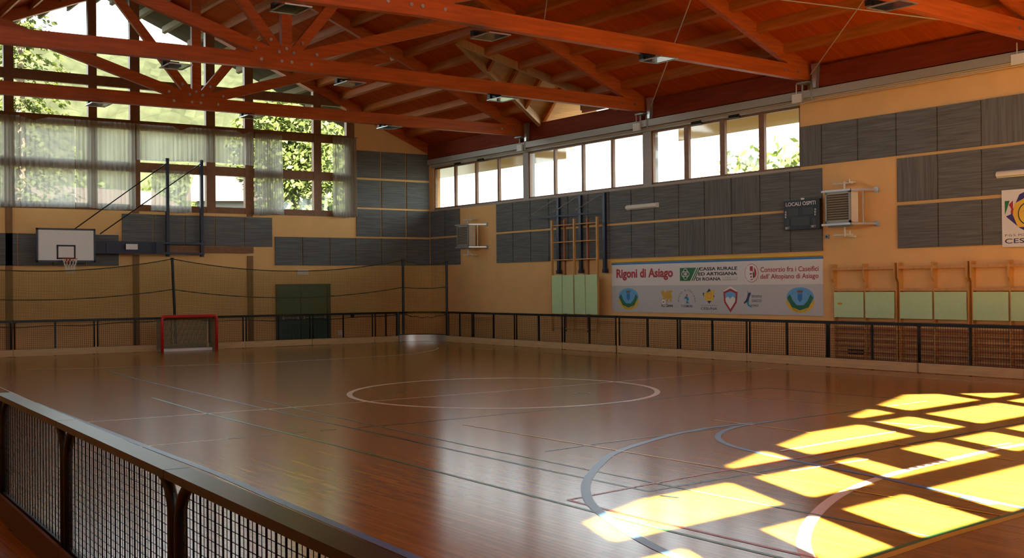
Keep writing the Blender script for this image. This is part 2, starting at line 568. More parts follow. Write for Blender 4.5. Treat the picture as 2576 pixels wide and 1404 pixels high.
line([(9.46, 15.0), (9.5, 11.72), (9.53, 9.24), (9.53, 7.4), (9.55, 6.1)], .045, 'lyellow')
line([(12.80, 13.1), (12.74, 11.07), (12.7, 9.0), (12.6, 7.9)], .04, 'lyellow')
line([(5.3, 28), (4.84, 19.06), (4.7, 16.5), (4.5, 10)], .05, 'lyellow')
line([(15.87, 15.9), (16.0, 13.54), (16.07, 12.4)], .04, 'lyellow')
line(smooth_pts([(7.0, 32.6), (8.6, 31.96), (12.0, 31.0), (14.4, 30.95), (17.58, 31.5), (19.1, 32.44), (20.35, 33.8), (20.95, 35.1)]), .06, 'lw')
line([(21.6, 21.5), (21.72, 17.9), (21.85, 15.9), (21.95, 13.0)], .05, 'lw')
line([(21.3, 33), (21.6, 21.5)], .04, 'lyellow')
line([(11.05, 10.1), (12.4, 10.28), (13.75, 10.43)], .055, 'lw')
line([(14.05, 10.47), (14.75, 10.54)], .05, 'lw')
line([(14.42, 11.45), (14.76, 10.2)], .05, 'lw')
line([(9.95, 8.95), (11.35, 9.0)], .05, 'lw')
line([(13.3, 8.75), (13.9, 8.75)], .05, 'lw')
line([(7.80, 8.70), (7.86, 8.50)], .045, 'lblack')
for (cx, cy) in ((11.35, 20.35), (14.0, 17.85)):
    line([(cx + .16 * cos(i * pi / 8), cy + .16 * sin(i * pi / 8)) for i in range(16)], .03, 'lteal', True)
struct(fb.build('floor', [M[k] for k in LM]))

# ------------------------------------------------------------------ walls
# far gable wall: everything around the big window (opening X 3.7-21.06 above z 4.85)
wb = MB()
wb.box(XL, XR + .3, YB, YB + .3, 0, 4.85)
wb.prism([(21.06, 4.85), (XR + .3, 4.85), (XR + .3, deck_z(XR + .3) - .02), (21.06, deck_z(21.06) - .02)], 1, YB, YB + .3)
wb.prism([(XL, 4.85), (3.7, 4.85), (3.7, deck_z(3.7) - .02), (XL, deck_z(XL) - .02)], 1, YB, YB + .3)
wall_back = struct(wb.build('wall_back', M['peach']))
# door_1
d1 = struct(MB().box(17.69, 19.93, YB - .015, YB - .002, 0, 2.24).build('door_1', M['green_frame']))
for a, b in ((17.80, 18.68), (18.70, 19.79)):
    struct(MB().box(a, b, YB - .06, YB - .015, .02, 2.17).build('door_leaf', M['green'], d1))
pb = MB()
for a, b in ((17.95, 18.55), (18.80, 19.68)):
    pb.tube([(a, YB - .13, .96), (b, YB - .13, .96)], .02)
    for xx in (a, b): pb.box(xx - .03, xx + .03, YB - .14, YB - .06, .91, 1.05)
struct(pb.build('push_bar', M['steel'], d1))
fr = MB()
fr.box(17.69, 17.80, YB - .10, YB - .015, 0, 2.24); fr.box(19.80, 19.93, YB - .10, YB - .015, 0, 2.24); fr.box(17.69, 19.93, YB - .10, YB - .015, 2.17, 2.24)
struct(fr.build('door_frame', M['green_frame'], d1))
# timber posts on the far wall
for i, (xx, zt) in enumerate(((8.29, 4.85), (12.47, 3.30), (16.69, 3.30))):
    t_ = MB().box(xx - .11, xx + .11, YB - .05, YB, 0, zt)
    if zt < 4: t_.box(xx - .11, xx + .11, YB - .05, YB, 4.76, 4.85)
    struct(t_.build('trim_%d' % (i + 1), M['pilaster']))

# big gable window
MULL = [(4.13, .31), (6.86, .33), (8.32, .31), (11.03, .29), (12.48, .34), (15.22, .34), (16.70, .33), (19.47, .32), (20.89, .34)]
RAIL = [(4.85, 5.08), (6.24, 6.57), (7.71, 8.04), (9.16, 9.50)]
def roof_clip(poly, drop):
    poly = clip(poly, .42, 1, 13.05 - drop + .42 * XC)
    return clip(poly, -.42, 1, 13.05 - drop - .42 * XC)
w1 = bpy.data.objects.new('window_1', None); COL.objects.link(w1); w1.location = (XC, YB, 4.85); w1['kind'] = 'structure'
for (c, wd) in MULL + [(3.87, .34)]:
    poly = roof_clip([(c - wd / 2, 4.85), (c + wd / 2, 4.85), (c + wd / 2, 14), (c - wd / 2, 14)], .42)
    struct(MB().prism(poly, 1, YB + .0, YB + .2).build('mullion', M['frame'], w1))
for (a, b) in RAIL:
    poly = roof_clip([(3.7, a), (21.06, a), (21.06, b), (3.7, b)], .42)
    struct(MB().prism(poly, 1, YB + .015, YB + .185).build('transom', M['frame'], w1))
edges_x = sorted(m[0] for m in MULL)
edges_x = [3.87] + edges_x
edges_z = [(5.08, 6.24), (6.57, 7.71), (8.04, 9.16), (9.50, 13.0)]
wid = dict(MULL); wid[3.87] = .34
for i in range(len(edges_x) - 1):
    x0 = edges_x[i] + wid[edges_x[i]] / 2; x1 = edges_x[i + 1] - wid[edges_x[i + 1]] / 2
    for (a, b) in edges_z:
        poly = roof_clip([(x0, a), (x1, a), (x1, b), (x0, b)], .42)
        if len(poly) > 2:
            struct(MB().prism(poly, 1, YB + .095, YB + .105).build('pane', M['glass'], w1))
# sloping gable timbers closing the window under the roof boards
for sg, x_end in ((1, XR), (-1, XL)):
    p = [(XC, 12.63), (XC, 13.03), (x_end, deck_z(x_end) - .02), (x_end, deck_z(x_end) - .42)]
    struct(MB().prism(p, 1, YB - .10, YB + .22).build('trim_%d' % (4 if sg > 0 else 5), M['truss']))

# right wall with three strips of windows
WY = [(34.58, 40.90), (27.99, 34.27), (21.55, 27.62)]
WZ = (5.24, 6.93)
wr = MB()
wr.box(XR, XR + .3, -1.5, YB, 0, WZ[0])
wr.box(XR, XR + .3, -1.5, YB, WZ[1], 7.9)
wr.box(XR, XR + .3, -1.5, 21.55, WZ[0], WZ[1])
wr.box(XR, XR + .3, 40.90, YB, WZ[0], WZ[1])
struct(wr.build('wall_right', M['peach']))
for i, (a, b) in enumerate(((27.62, 27.99), (34.27, 34.58))):
    struct(MB().box(XR - .01, XR + .3, a, b, WZ[0] - .02, WZ[1] + .05).build('trim_%d' % (6 + i), M['pier']))
struct(MB().box(XR - .03, XR + .25, 21.55, 40.90, WZ[0] - .06, WZ[0]).build('trim_8', M['pier']))
YM = [[40.84, 39.31, 37.79, 36.24, 34.64], [34.21, 32.72, 31.13, 29.57, 28.05], [27.56, 26.04, 24.52, 22.98, 21.55]]
for k, (a, b) in enumerate(WY):
    wn = bpy.data.objects.new('window_%d' % (k + 2), None); COL.objects.link(wn)
    wn.location = (XR + .08, (a + b) / 2, WZ[0]); wn['kind'] = 'structure'
    f_ = MB()
    f_.box(XR + .03, XR + .13, a, b, WZ[0], WZ[0] + .06); f_.box(XR + .03, XR + .13, a, b, WZ[1] - .06, WZ[1])
    f_.box(XR + .03, XR + .13, a, a + .06, WZ[0], WZ[1]); f_.box(XR + .03, XR + .13, b - .06, b, WZ[0], WZ[1])
    struct(f_.build('window_frame', M['frame'], wn))
    ym = YM[k]
    for j in range(1, 4):
        wd = .11 if k < 2 else .2
        struct(MB().box(XR + .02, XR + .12, ym[j] - wd / 2, ym[j] + wd / 2, WZ[0], WZ[1]).build('mullion', M['frame'], wn))
    for j in range(4):
        struct(MB().box(XR + .075, XR + .085, ym[j + 1] + .03, ym[j] - .03, WZ[0] + .05, WZ[1] - .05).build('pane', M['glass'], wn))
wl = MB()
wl.box(XL - .3, XL, -3.5, YB + .3, 0, WZ[0]); wl.box(XL - .3, XL, -3.5, YB + .3, WZ[1], 7.4)
for (a, b) in ((-3.5, 8.3), (14.2, 14.9), (20.8, 21.55), (27.62, 27.99), (34.27, 34.58), (40.9, YB + .3)):
    wl.box(XL - .3, XL, a, b, WZ[0], WZ[1])
struct(wl.build('wall_left', M['peach']))
w6 = bpy.data.objects.new('window_6', None); COL.objects.link(w6); w6.location = (XL - .1, 24, WZ[0]); w6['kind'] = 'structure'  # unseen strip windows assumed to match the right wall, added for fill light
for (a, b) in ((8.3, 14.2), (14.9, 20.8), (21.55, 27.62), (27.99, 34.27), (34.58, 40.9)):
    for j in range(4):
        y0 = a + (b - a) * j / 4
        struct(MB().box(XL - .14, XL - .04, y0 - .05, y0 + .06, WZ[0], WZ[1]).build('mullion', M['frame'], w6))
        struct(MB().box(XL - .095, XL - .085, y0 + .06, y0 + (b - a) / 4 - .05, WZ[0], WZ[1]).build('pane', M['glass'], w6))

# near gable wall behind the photographer, with a window like the far one
ang = atan2(NT, 1)
NC = cos(ang)
nw = bpy.data.objects.new('wall_front', None); COL.objects.link(nw); nw['kind'] = 'structure'
nw.location = (8.6, .24, 0); nw.rotation_euler = (0, 0, ang)
def nbuild(mb, name, m, par=None):
    me = bpy.data.meshes.new(name); me.from_pydata(mb.v, [], mb.f); me.materials.append(m)
    o = bpy.data.objects.new(name, me); COL.objects.link(o); o.parent = par or nw; o['kind'] = 'structure'
    return o
def U(x): return (x - 8.6) / NC
def nclip(poly, drop):
    P2 = [(8.6 + p[0] * NC, p[1]) for p in poly]
    P2 = roof_clip(P2, drop)
    return [(U(p[0]), p[1]) for p in P2]
nb = MB()
nb.box(U(XL - .3), U(XR + .3), -.25, 0, 0, 5.08)
for (a, b) in ((XL - .3, 2.55), (21.0, XR + .3)):
    nb.prism(nclip([(U(a), 5.08), (U(b), 5.08), (U(b), 14), (U(a), 14)], .02), 1, -.25, 0)
nbuild(nb, 'wall_part', M['peach'])
nf = MB()
ncols = [(2.89, 5.30), (5.71, 6.87), (7.26, 9.72), (10.11, 11.16), (11.62, 14.05), (14.45, 15.6), (16.0, 18.4), (18.8, 19.9)]
xs_ = [2.55] + [v for c in ncols for v in c] + [21.0]
for i in range(0, len(xs_), 2):
    nf.prism(nclip([(U(xs_[i]), 5.08), (U(xs_[i + 1]), 5.08), (U(xs_[i + 1]), 14), (U(xs_[i]), 14)], .30), 1, -.2, -.04)
for (a, b) in ((6.19, 6.60), (7.64, 8.04), (9.17, 9.50), (10.98, 11.28)):
    nf.prism(nclip([(U(2.55), a), (U(21), a), (U(21), b), (U(2.55), b)], .30), 1, -.19, -.05)
nf.prism([(U(p[0]), p[1]) for p in [(XC, 12.75), (XC, 13.03), (XR, deck_z(XR) - .02), (XR, deck_z(XR) - .30)]], 1, -.22, 0)
nf.prism([(U(p[0]), p[1]) for p in [(XC, 12.75), (XC, 13.03), (XL, deck_z(XL) - .02), (XL, deck_z(XL) - .30)]], 1, -.22, 0)
nbuild(nf, 'window_frame', M['frame'])
ng = MB()
for (a, b) in ncols:
    for (c, d) in ((5.08, 6.19), (6.60, 7.64), (8.04, 9.17), (9.50, 10.98), (11.28, 13.0)):
        poly = nclip([(U(a), c), (U(b), c), (U(b), d), (U(a), d)], .30)
        if len(poly) > 2: ng.prism(poly, 1, -.125, -.115)
nbuild(ng, 'pane', M['glass'])

# ------------------------------------------------------------------ roof
dm = MB()
Y1R = 44.5
def ne(x): return -2.35 + .05 * (x - 6.0)
def quad(pts, mi=0): 
    b = len(dm.v); dm.v += [tuple(p) for p in pts]; dm.f.append(tuple(range(b, b + len(pts)))); dm.m.append(mi)
    t = [(p[0], p[1], p[2] + .12) for p in pts]
    b = len(dm.v); dm.v += t; dm.f.append(tuple(range(b, b + len(pts)))[::-1]); dm.m.append(0)
XE = 26.25
DX0, DY, DH = 19.77, 31.2, 2.2      # dormer: top point, centre line, half width at the wall
def D(x, y): return (x, y, deck_z(x))
xl_e = -3.0
YW = YB + .22
XW = XR + .28
quad([D(xl_e, ne(xl_e)), D(xl_e, YW), D(XC, YW), D(XC, ne(XC))])
quad([D(xl_e, YW), D(xl_e, Y1R), D(XC, Y1R), D(XC, YW)], 1)
def dy(x): return DH * (x - DX0) / (XR - DX0)
quad([D(XC, ne(XC)), D(XC, DY), D(DX0, DY), D(XW, DY - dy(XW)), D(XW, ne(XW))])
quad([D(XW, ne(XW)), D(XW, DY - dy(XW)), D(XE, DY - dy(XE)), D(XE, ne(XE))], 2)
quad([D(XC, DY), D(XC, YW), D(XW, YW), D(XW, DY + dy(XW)), D(DX0, DY)])
quad([D(XW, DY + dy(XW)), D(XW, YW), D(XE, YW), D(XE, DY + dy(XE))], 2)
quad([D(XC, YW), D(XC, Y1R), D(XE, Y1R), D(XE, YW)], 1)
struct(dm.build('ceiling', [M['deck'], M['soffit'], M['soffit_pale']]))
# purlin ends outside under the gable overhang
for sg in (1, -1):
    for i in range(12):
        x = XC + sg * (23.35 - .985 * i - XC)
        zt = deck_z(x) - .03
        sl = -.42 if x > XC else .42
        p = [(x - .055, zt - .055 * sl - .2), (x + .055, zt + .055 * sl - .2), (x + .055, zt + .055 * sl + .025), (x - .055, zt - .055 * sl + .025)]
        struct(MB().prism(p, 1, YW, Y1R - .3).build('trim_%d' % (20 + i + (12 if sg < 0 else 0)), M['tail']))
ex = MB()
ex.box(XE - .06, XE, ne(XE), DY - dy(XE), 6.78, deck_z(XE) + .12)
ex.box(XE - .06, XE, DY + dy(XE), Y1R, 6.78, deck_z(XE) + .12)
struct(ex.build('trim_9', M['cream']))
# dormer: a small cross gable over the middle strip of windows
ZR = deck_z(DX0)
ds = MB()
for sg in (1, -1):
    pts = [(DX0, DY, ZR), (XE + .3, DY, ZR), (XE + .3, DY + sg * DH * (XE + .3 - DX0) / (XR - DX0), deck_z(XE + .3))]
    up = [(p[0], p[1], p[2] + .1) for p in pts]
    ds.add(pts, [(0, 1, 2)]); ds.add(up, [(0, 1, 2)])
dormer = struct(ds.build('ceiling_2', M['dormer_boards']))
zs = (ZR - deck_z(XR)) / DH          # slope of the dormer roof
rb = MB()
for xx in (21.15, 22.25, 23.35, 24.42):
    hh = dy(xx)
    for sg in (1, -1):
        rb2 = MB().bar((xx, DY + sg * .02, ZR - .11), (xx, DY + sg * hh, ZR - .11 - zs * hh), .11, .2, up=(1, 0, 0) if False else (0, 0, 1))
        struct(rb2.build('dormer_rafter', M['purlin'], dormer))
vb = MB()
for sg in (1, -1):
    struct(MB().bar((DX0 - .15, DY, ZR + .0), (XR, DY + sg * DH, deck_z(XR) - .06), .16, .30).build('valley_beam', M['dormer_boards'], dormer))
struct(MB().bar((DX0, DY, ZR - .1), (XR + .3, DY, ZR - .1), .12, .2).build('ridge_beam', M['purlin'], dormer))
w5 = bpy.data.objects.new('window_5', None); COL.objects.link(w5); w5.location = (XR + .1, DY, 8.05); w5['kind'] = 'structure'
struct(MB().box(XR + .05, XR + .15, DY - .06, DY + .06, 8.05, ZR - .1).build('mullion', M['frame'], w5))
p = [(DY - .06, 7.95), (DY - DH - .1, 7.95), (DY - .06, ZR - .05)]
struct(MB().prism(p, 0, XR + .02, XR + .12).build('boarded_half', M['purlin'], w5))
for sg in (1,):
    p = [(DY + sg * .06, 8.1), (DY + sg * (DH - .15), 8.1), (DY + sg * .06, ZR - .2)]
    struct(MB().prism(p, 0, XR + .095, XR + .105).build('pane', M['glass'], w5))

# purlins, one beam per bay
PX = [23.35 - .985 * i for i in range(12)]
BAY = [(34.43, 41.08), (27.80, 34.27), (21.20, 27.64), (14.58, 21.04), (7.9, 14.42)]
BN = ['bay beside the gable window', 'bay with the dormer', 'bay beyond the third truss', 'bay between the nearest trusses', 'nearest bay at upper right']
proto = None
def purlin(x, y0, y1, label, group):
    zt = deck_z(x) - .03
    sl = -.42 if x > XC else .42
    p = [(x - .055, zt - .055 * sl - .2), (x + .055, zt + .055 * sl - .2), (x + .055, zt + .055 * sl + .025), (x - .055, zt - .055 * sl + .025)]
    o = MB().prism(p, 1, y0, y1).build('purlin', M['purlin'])
    tag(o, label, 'roof beam', group)
for bi, (a, b) in enumerate(BAY):
    if bi == 4: rng = range(0, 5)
    else: rng = range(0, 12)
    for i in rng:
        x = PX[i]
        lab = 'red-brown purlin, %s up from the right wall, %s' % (ORD[i], BN[bi])
        grp = 'purlins of the right roof slope'
        if bi == 1 and x > DX0 + .1:
            purlin(x, a, DY - dy(x) - .1, lab.replace(', ' + BN[1], ', in front of the dormer'), grp)
            purlin(x, DY + dy(x) + .1, b, lab.replace(', ' + BN[1], ', just behind the dormer'), grp)
        else:
            purlin(x, a, b, lab, grp)
for bi in (0, 1):
    for i in range(4, 12):
        x = 2 * XC - PX[i]
        purlin(x, BAY[bi][0], BAY[bi][1], 'dark purlin on the left slope, %s down from the ridge, %s' % (ORD[11 - i], 'bay by the gable glass' if bi == 0 else 'second bay'), 'purlins of the left roof slope')
# deep eave beams along the right wall
EB = [(34.5, 41.1, 'at the far corner over the first window strip'), (27.87, 34.2, 'over the middle window strip under the dormer'), (21.27, 27.57, 'over the window strip nearest the scoreboard'), (14.65, 20.97, 'above the wall bars'), (8.0, 14.35, 'at the right edge of the view')]
for (a, b, t_) in EB:
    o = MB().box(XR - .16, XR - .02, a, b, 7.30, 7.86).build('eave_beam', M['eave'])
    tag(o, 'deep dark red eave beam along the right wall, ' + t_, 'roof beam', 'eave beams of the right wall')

# trusses
def rafter_low(x): return 7.47 + .425 * (XR - x) if x >= XC else 7.47 + .425 * (x - (2 * XC - XR))
BOLTS = [(-.86, .46), (-.71, .20), (-.45, .72), (-.23, .43), (-.03, .53), (.17, .44), (-.16, .20), (.11, .20), (.41, .72), (.81, .46), (.66, .20)]
TN = ['farthest roof truss, seen against the gable window', 'second roof truss from the far end, its node left of the image centre', 'third roof truss from the far end, crossing the top of the picture', 'nearest roof truss, cutting the upper right corner']
for ti, (y, zc, ze) in enumerate(zip(TY, (7.51, 7.66, 7.76, 7.74), (7.49, 7.52, 7.50, 7.36))):
    t = thing('roof_truss', (XC, y, ze), 'orange-brown glulam ' + TN[ti], 'truss', 'timber roof trusses')
    h = .37
    xe = 24.42
    xo = 2 * XC - xe
    p = [(xo, ze), (XC, zc), (xe, ze), (xe, ze + h), (XC, zc + h), (xo, ze + h)]
    bc = MB()
    bc.prism([(xo, ze), (XC, zc), (XC, zc + h), (xo, ze + h)], 1, y - .10, y + .10)
    bc.prism([(XC, zc), (xe, ze), (xe, ze + h), (XC, zc + h)], 1, y - .10, y + .10)
    bc.build('bottom_chord', M['truss'], t)
    for sg in (1, -1):
        X = lambda x: XC + sg * (x - XC)
        poly = [(X(XR), 7.47), (X(XR), deck_z(XR) - .015), (X(XC), 13.03), (X(XC), 12.66)]
        MB().prism(poly, 1, y - .085, y + .085).build('rafter', M['truss'], t)
        def strut(x0, z0, x1, z1, wd, th, name):
            d = Vector((x1 - x0, z1 - z0)).normalized(); nn = Vector((-d.y, d.x)) * wd / 2
            q = [(X(x0 + nn.x), z0 + nn.y), (X(x1 + nn.x), z1 + nn.y), (X(x1 - nn.x), z1 - nn.y), (X(x0 - nn.x), z0 - nn.y)]
            MB().prism(q, 1, y - th / 2, y + th / 2).build(name, M['truss'], t)
        strut(XC + .1, zc + .28, 18.85, zc + .28 + .306 * 6.5, .30, .16, 'flat_diagonal')
        strut(XC + .12, zc + .35, 14.85, zc + .35 + 1.22 * 2.5, .26, .14, 'strut')
    MB().box(XC - .14, XC + .14, y - .075, y + .075, zc + .3, 12.8).build('king_post', M['truss'], t)
    for (bx_, bz_) in BOLTS:
        MB().disc((XC + bx_, y - .085, zc + bz_ + .0), (0, -1, 0), .042, .035, 10).build('bolt', M['steel'], t)
    for bx_ in (23.35, 23.85):
        MB().disc((bx_, y - .095, ze + .2), (0, -1, 0), .035, .02, 10).build('bolt', M['steel'], t)
    br = MB()
    br.tube([(24.30, y - .16, 6.98), (24.30, y - .16, 7.55)], .025)
    br.tube([(24.30, y + .16, 6.98), (24.30, y + .16, 7.55)], .025)
    br.box(24.1, 24.45, y - .2, y + .2, 7.43, 7.47)
    br.build('bearing_bracket', M['greysteel'], t)
# steel posts clipped to the eave beam beside each truss end
for ti, y in enumerate(TY):
    yy = y - .33
    b_ = MB().prism([(yy - .10, 7.92), (yy + .10, 7.92), (yy + .05, 7.28), (yy - .05, 7.28)], 0, XR - .30, XR - .17)
    b_.tube([(XR - .24, yy - .12, 7.85), (XR - .24, yy + .12, 7.85)], .04)
    tag(b_.build('eave_bracket', M['steel']), 'tapered grey steel bracket under the %s truss end at the right wall' % ['farthest', 'second', 'third', 'nearest'][ti], 'bracket', 'steel eave brackets')
# wind bracing rods in the roof plane
def rod_z(x): return 12.7 - .42 * (x - XC)
RODS = [((24.3, 27.4), (20.25, 21.2), 'steel bracing rod rising from the second truss end to the third truss'),
        ((20.2, 27.5), (16.15, 21.2), 'steel bracing rod high between the second and third trusses'),
        ((24.25, 20.95), (20.2, 14.6), 'steel bracing rod starting at the third truss end, crossing another'),
        ((24.2, 14.75), (20.2, 20.9), 'steel bracing rod running up left from the nearest truss end'),
        ((20.1, 14.7), (16.15, 20.9), 'steel bracing rod high between the third and nearest trusses')]
for (p, q, lab) in RODS:
    o = MB().tube([(p[0], p[1], rod_z(p[0])), (q[0], q[1], rod_z(q[0]))], .014, 6).build('bracing_rod', M['conduit'])
    tag(o, lab, 'steel rod', 'roof bracing rods')

# floodlights hung in front of the truss chords
fl = thing('floodlight', (0, 0, 0), 'x', 'lamp', 'floodlights under the trusses')
h_ = MB()
h_.prism([(-.02, -.045), (-.30, -.045), (-.28, .03), (-.16, .07), (-.02, .07)], 0, -.16, .16)
h_.build('housing', M['black'], fl)
v_ = MB()
for (a, b, c, d) in ((-.28, .28, -.76, -.73), (-.28, .28, -.04, 0), (-.28, -.255, -.76, 0), (.255, .28, -.76, 0)):
    v_.box(a, b, c, d, -.075, -.05)
v_.build('frame', M['steel'], fl)
MB().box(-.255, .255, -.73, -.04, -.066, -.060).build('glass', M['frost'], fl)
MB().box(-.2, .2, -.04, .10, .0, .12).build('bracket', M['black'], fl)
FLP = []
for ti, y in enumerate(TY):
    zb = (7.45, 7.48, 7.52, 7.46)[ti]
    for xx, nm in ((9.25, 'left'), (13.85, 'centre'), (18.65, 'right')):
        if ti == 3 and nm != 'right': continue
        lab = 'black floodlight with a glass visor, %s one under the %s truss' % (nm, ['farthest', 'second', 'third', 'nearest'][ti])
        loc = (xx, y - .12 + .1, zb - .02)
        if not FLP:
            fl.location = loc; fl['label'] = lab
        else:
            dup(fl, loc, lab)
        FLP.append(1)

# ------------------------------------------------------------------ cable tray, conduits and boxes along the right wall
ct = thing('cable_tray', (XR - .1, 25, 7.0), 'long grey cable tray with conduits running under the eave of the right wall', 'cable tray')
MB().box(XR - .20, XR - .005, 8.0, 41.1, 7.06, 7.27).build('duct', M['tray'], ct)
for i in range(3):
    MB().tube([(XR - .12 - .01 * i, 8.0, 7.045 - .045 * i), (XR - .12 - .01 * i, 21.4, 7.045 - .045 * i)], .015, 6).build('conduit', M['conduit'], ct)
for i in range(2):
    MB().tube([(XR - .10, 21.4, 7.035 - .04 * i), (XR - .10, 41.0, 7.035 - .04 * i)], .014, 6).build('conduit', M['conduit'], ct)
MB().box(XR - .06, XR - .01, 21.55, 41.0, 6.93, 6.985).build('ledge', M['tray'], ct)
for i, y in enumerate((34.45, 28.02, 21.44, 15.0)):
    b_ = thing('junction_box', (XR - .2, y, 7.0), 'pale square junction box on the cable tray below the %s truss end' % ['farthest', 'second', 'third', 'nearest'][i], 'junction box', 'junction boxes on the cable tray')
    MB().box(XR - .27, XR - .20, y - .15, y + .15, 6.97, 7.20).build('box', M['white'], b_)
    MB().tube([(XR - .235, y + .02, 7.20), (XR - .235, y + .02, 7.46)], .016, 6).build('conduit', M['conduit'], b_)
for i, (y, nm) in enumerate(((38.95, 'first window strip, far one'), (37.3, 'first window strip, near one'), (25.5, 'third window strip, far one'), (23.94, 'third window strip, near one'))):
    mt = thing('window_opener', (XR - .03, y, 6.93), 'black window opener motor with a looped cable, ' + nm, 'window opener', 'window opener motors')
    MB().tube([(XR - .06, y - .2, 6.93), (XR - .06, y + .2, 6.93)], .05, 10).build('motor', M['black'], mt)
    MB().tube([(XR - .05, y + .2, 6.92), (XR - .06, y + .42, 6.95), (XR - .12, y + .46, 7.08), (XR - .15, y + .35, 7.22), (XR - .21, y + .22, 7.28)], .008, 5).build('cable', M['conduit'], mt)

# ------------------------------------------------------------------ acoustic panels
def apanel(wall, a, b, z0, z1, label, group, vert=False):
    g = .018
    if wall == 'back':
        o = MB().box(a + g, b - g, YB - .05, YB - .055 + .005 + .045, z0 + g, z1 - g)
    else:
        o = MB().box(XR - .05, XR, a + g, b - g, z0 + g, z1 - g)
    o = o.build('acoustic_panel', M['panel_v' if vert else 'panel_h'])
    tag(o, label, 'wall panel', group)
xs = [17.66, 18.79, 19.93, 21.05, 22.19, 23.35, 24.44]
for i in range(6):
    apanel('back', xs[i], xs[i + 1], 2.94, 4.05, 'dark grey panel in the row over the green door, %s from the left' % ORD[i], 'panels over the green door')
for r, (z0, z1, nm) in enumerate(((4.09, 5.20, 'bottom'), (5.24, 6.36, 'middle'), (6.41, 7.51, 'top'))):
    for i in range(3):
        apanel('back', [21.09, 22.22, 23.36][i], [22.19, 23.33, 24.44][i], z0, z1, 'grey panel beside the right-hand curtain, %s row, %s from left' % (nm, ORD[i]), 'stacked corner panels of the far wall')
xs = [6.33, 7.45, 8.57, 9.68, 10.79, 11.88]
for i in range(5):
    apanel('back', xs[i], xs[i + 1], 2.90, 4.01, 'dark grey panel in the low row behind the backboard, %s from the left' % ORD[i], 'panels behind the backboard')
for i in range(5):
    apanel('back', 11.97 + 1.122 * i, 11.97 + 1.122 * (i + 1), 3.63, 4.76, 'grey panel under the window behind the hoop posts, %s from left' % ORD[i], 'panels behind the hoop posts')
for r, (z0, z1, nm) in enumerate(((2.94, 4.06, 'lower'), (4.10, 5.18, 'upper'))):
    for i, (a, b) in enumerate(((40.0, 41.14), (38.9, 40.0))):
        apanel('right', a, b, z0, z1, 'grey panel behind the far fan heater, %s row, %s from the corner' % (nm, ORD[i]), 'corner panels of the right wall')
    n = 14
    for i in range(n):
        y1 = 36.32 - i * 15.54 / n; y0 = y1 - 15.54 / n
        apanel('right', y0, y1, z0, z1, 'grey panel, %s row under the strip windows, %s from left' % (nm, ORD[i]), 'panels under the strip windows', vert=(i * 7 + r * 3) % 5 in (0, 3) and i > 6)
ys = [21.53, 20.78, 19.60, 18.42, 17.24, 16.06, 14.90, 13.75]
for i in range(7):
    apanel('right', ys[i + 1], ys[i], 5.24, 6.35, 'grey panel in the high row right of the windows, %s from the left' % ORD[i], 'high panels above the wall bars', vert=i in (0, 5))
for r, (z0, z1, nm) in enumerate(((2.93, 4.03, 'bottom'), (4.08, 5.20, 'middle'))):
    for i in range(4):
        apanel('right', ys[i + 4], ys[i + 3], z0, z1, 'grey panel right of the near fan heater, %s row, %s from the left' % (nm, ORD[i]), 'panels right of the near heater', vert=(i == 0 and r == 1))

# ------------------------------------------------------------------ sponsor banner on the right wall
bn = thing('sponsor_banner', (XR - .02, 25.2, 1.22), 'long white and grey sponsor banner with a blue stripe on the right wall', 'banner')
XB = XR - .03
MB().box(XB, XR, 20.8, 29.57, 1.22, 2.07).build('lower_panel', M['b_grey'], bn)
MB().box(XB, XR, 20.8, 29.57, 2.07, 2.745).build('upper_panel', M['b_white'], bn)
MB().box(XB, XR, 20.8, 29.57, 2.745, 2.805).build('blue_stripe', M['b_blue'], bn)
tag(MB().box(XR - .07, XR, 20.8, 29.57, 2.83, 2.90).build('wooden_batten', M['b_yellow']), 'yellow wooden batten along the top of the long white banner', 'batten')
XT = XB - .004
right_text('red_lettering', 'Rigoni di Asiago', 29.33, 26.63, 2.235, 2.61, XT, M['t_red'], bn, .035)
def rp(poly, name, m, dx=0.0, par=bn):
    """flat printed shape on the banner, poly in (Y, z)"""
    o = MB().prism(poly, 0, XT - dx, XT - dx + .003).build(name, m, par)
    return o
def ell(yc, zc, ry, rz, n=40, a0=0, a1=360):
    return [(yc - ry * cos(radians(a0 + (a1 - a0) * i / n)), zc + rz * sin(radians(a0 + (a1 - a0) * i / n))) for i in range(n + (0 if a1 - a0 >= 360 else 1))]
rp([(26.32, 2.595), (25.61, 2.595), (25.88, 2.2), (26.32, 2.2)], 'green_logo_field', M['t_green'])
for k in range(2):
    o_ = .06 + .08 * k
    rp([(25.61 - o_, 2.595), (25.57 - o_, 2.595), (25.84 - o_, 2.2), (25.88 - o_, 2.2)], 'green_logo_stripe', M['t_green'])
kn = MB()
for (dy_, dz_) in ((.075, 0), (-.075, 0), (0, .075), (0, -.075)):
    kn.tube([(XT - .006, 26.07 + dy_ - .085 * cos(t * pi / 10), 2.405 + dz_ + .085 * sin(t * pi / 10)) for t in range(20)], .011, 5, closed=True)
kn.build('white_knot_emblem', M['t_white'], bn)
right_text('black_lettering', 'CASSA RURALE', 25.47, 23.92, 2.50, 2.60, XT, M['t_black'], bn, .03)
right_text('black_lettering', 'ED ARTIGIANA', 25.52, 23.92, 2.35, 2.45, XT, M['t_black'], bn, .03)
right_text('black_lettering', 'DI ROANA', 25.62, 24.58, 2.20, 2.30, XT, M['t_black'], bn, .03)
right_text('small_green_lettering', 'C R E D I T O', 24.52, 23.92, 2.268, 2.30, XT, M['t_green'], bn)
right_text('small_green_lettering', 'COOPERATIVO', 24.52, 23.92, 2.20, 2.24, XT, M['t_green'], bn)
rp(ell(23.36, 2.40, .262, .262), 'round_red_seal_ring', M['t_red'])
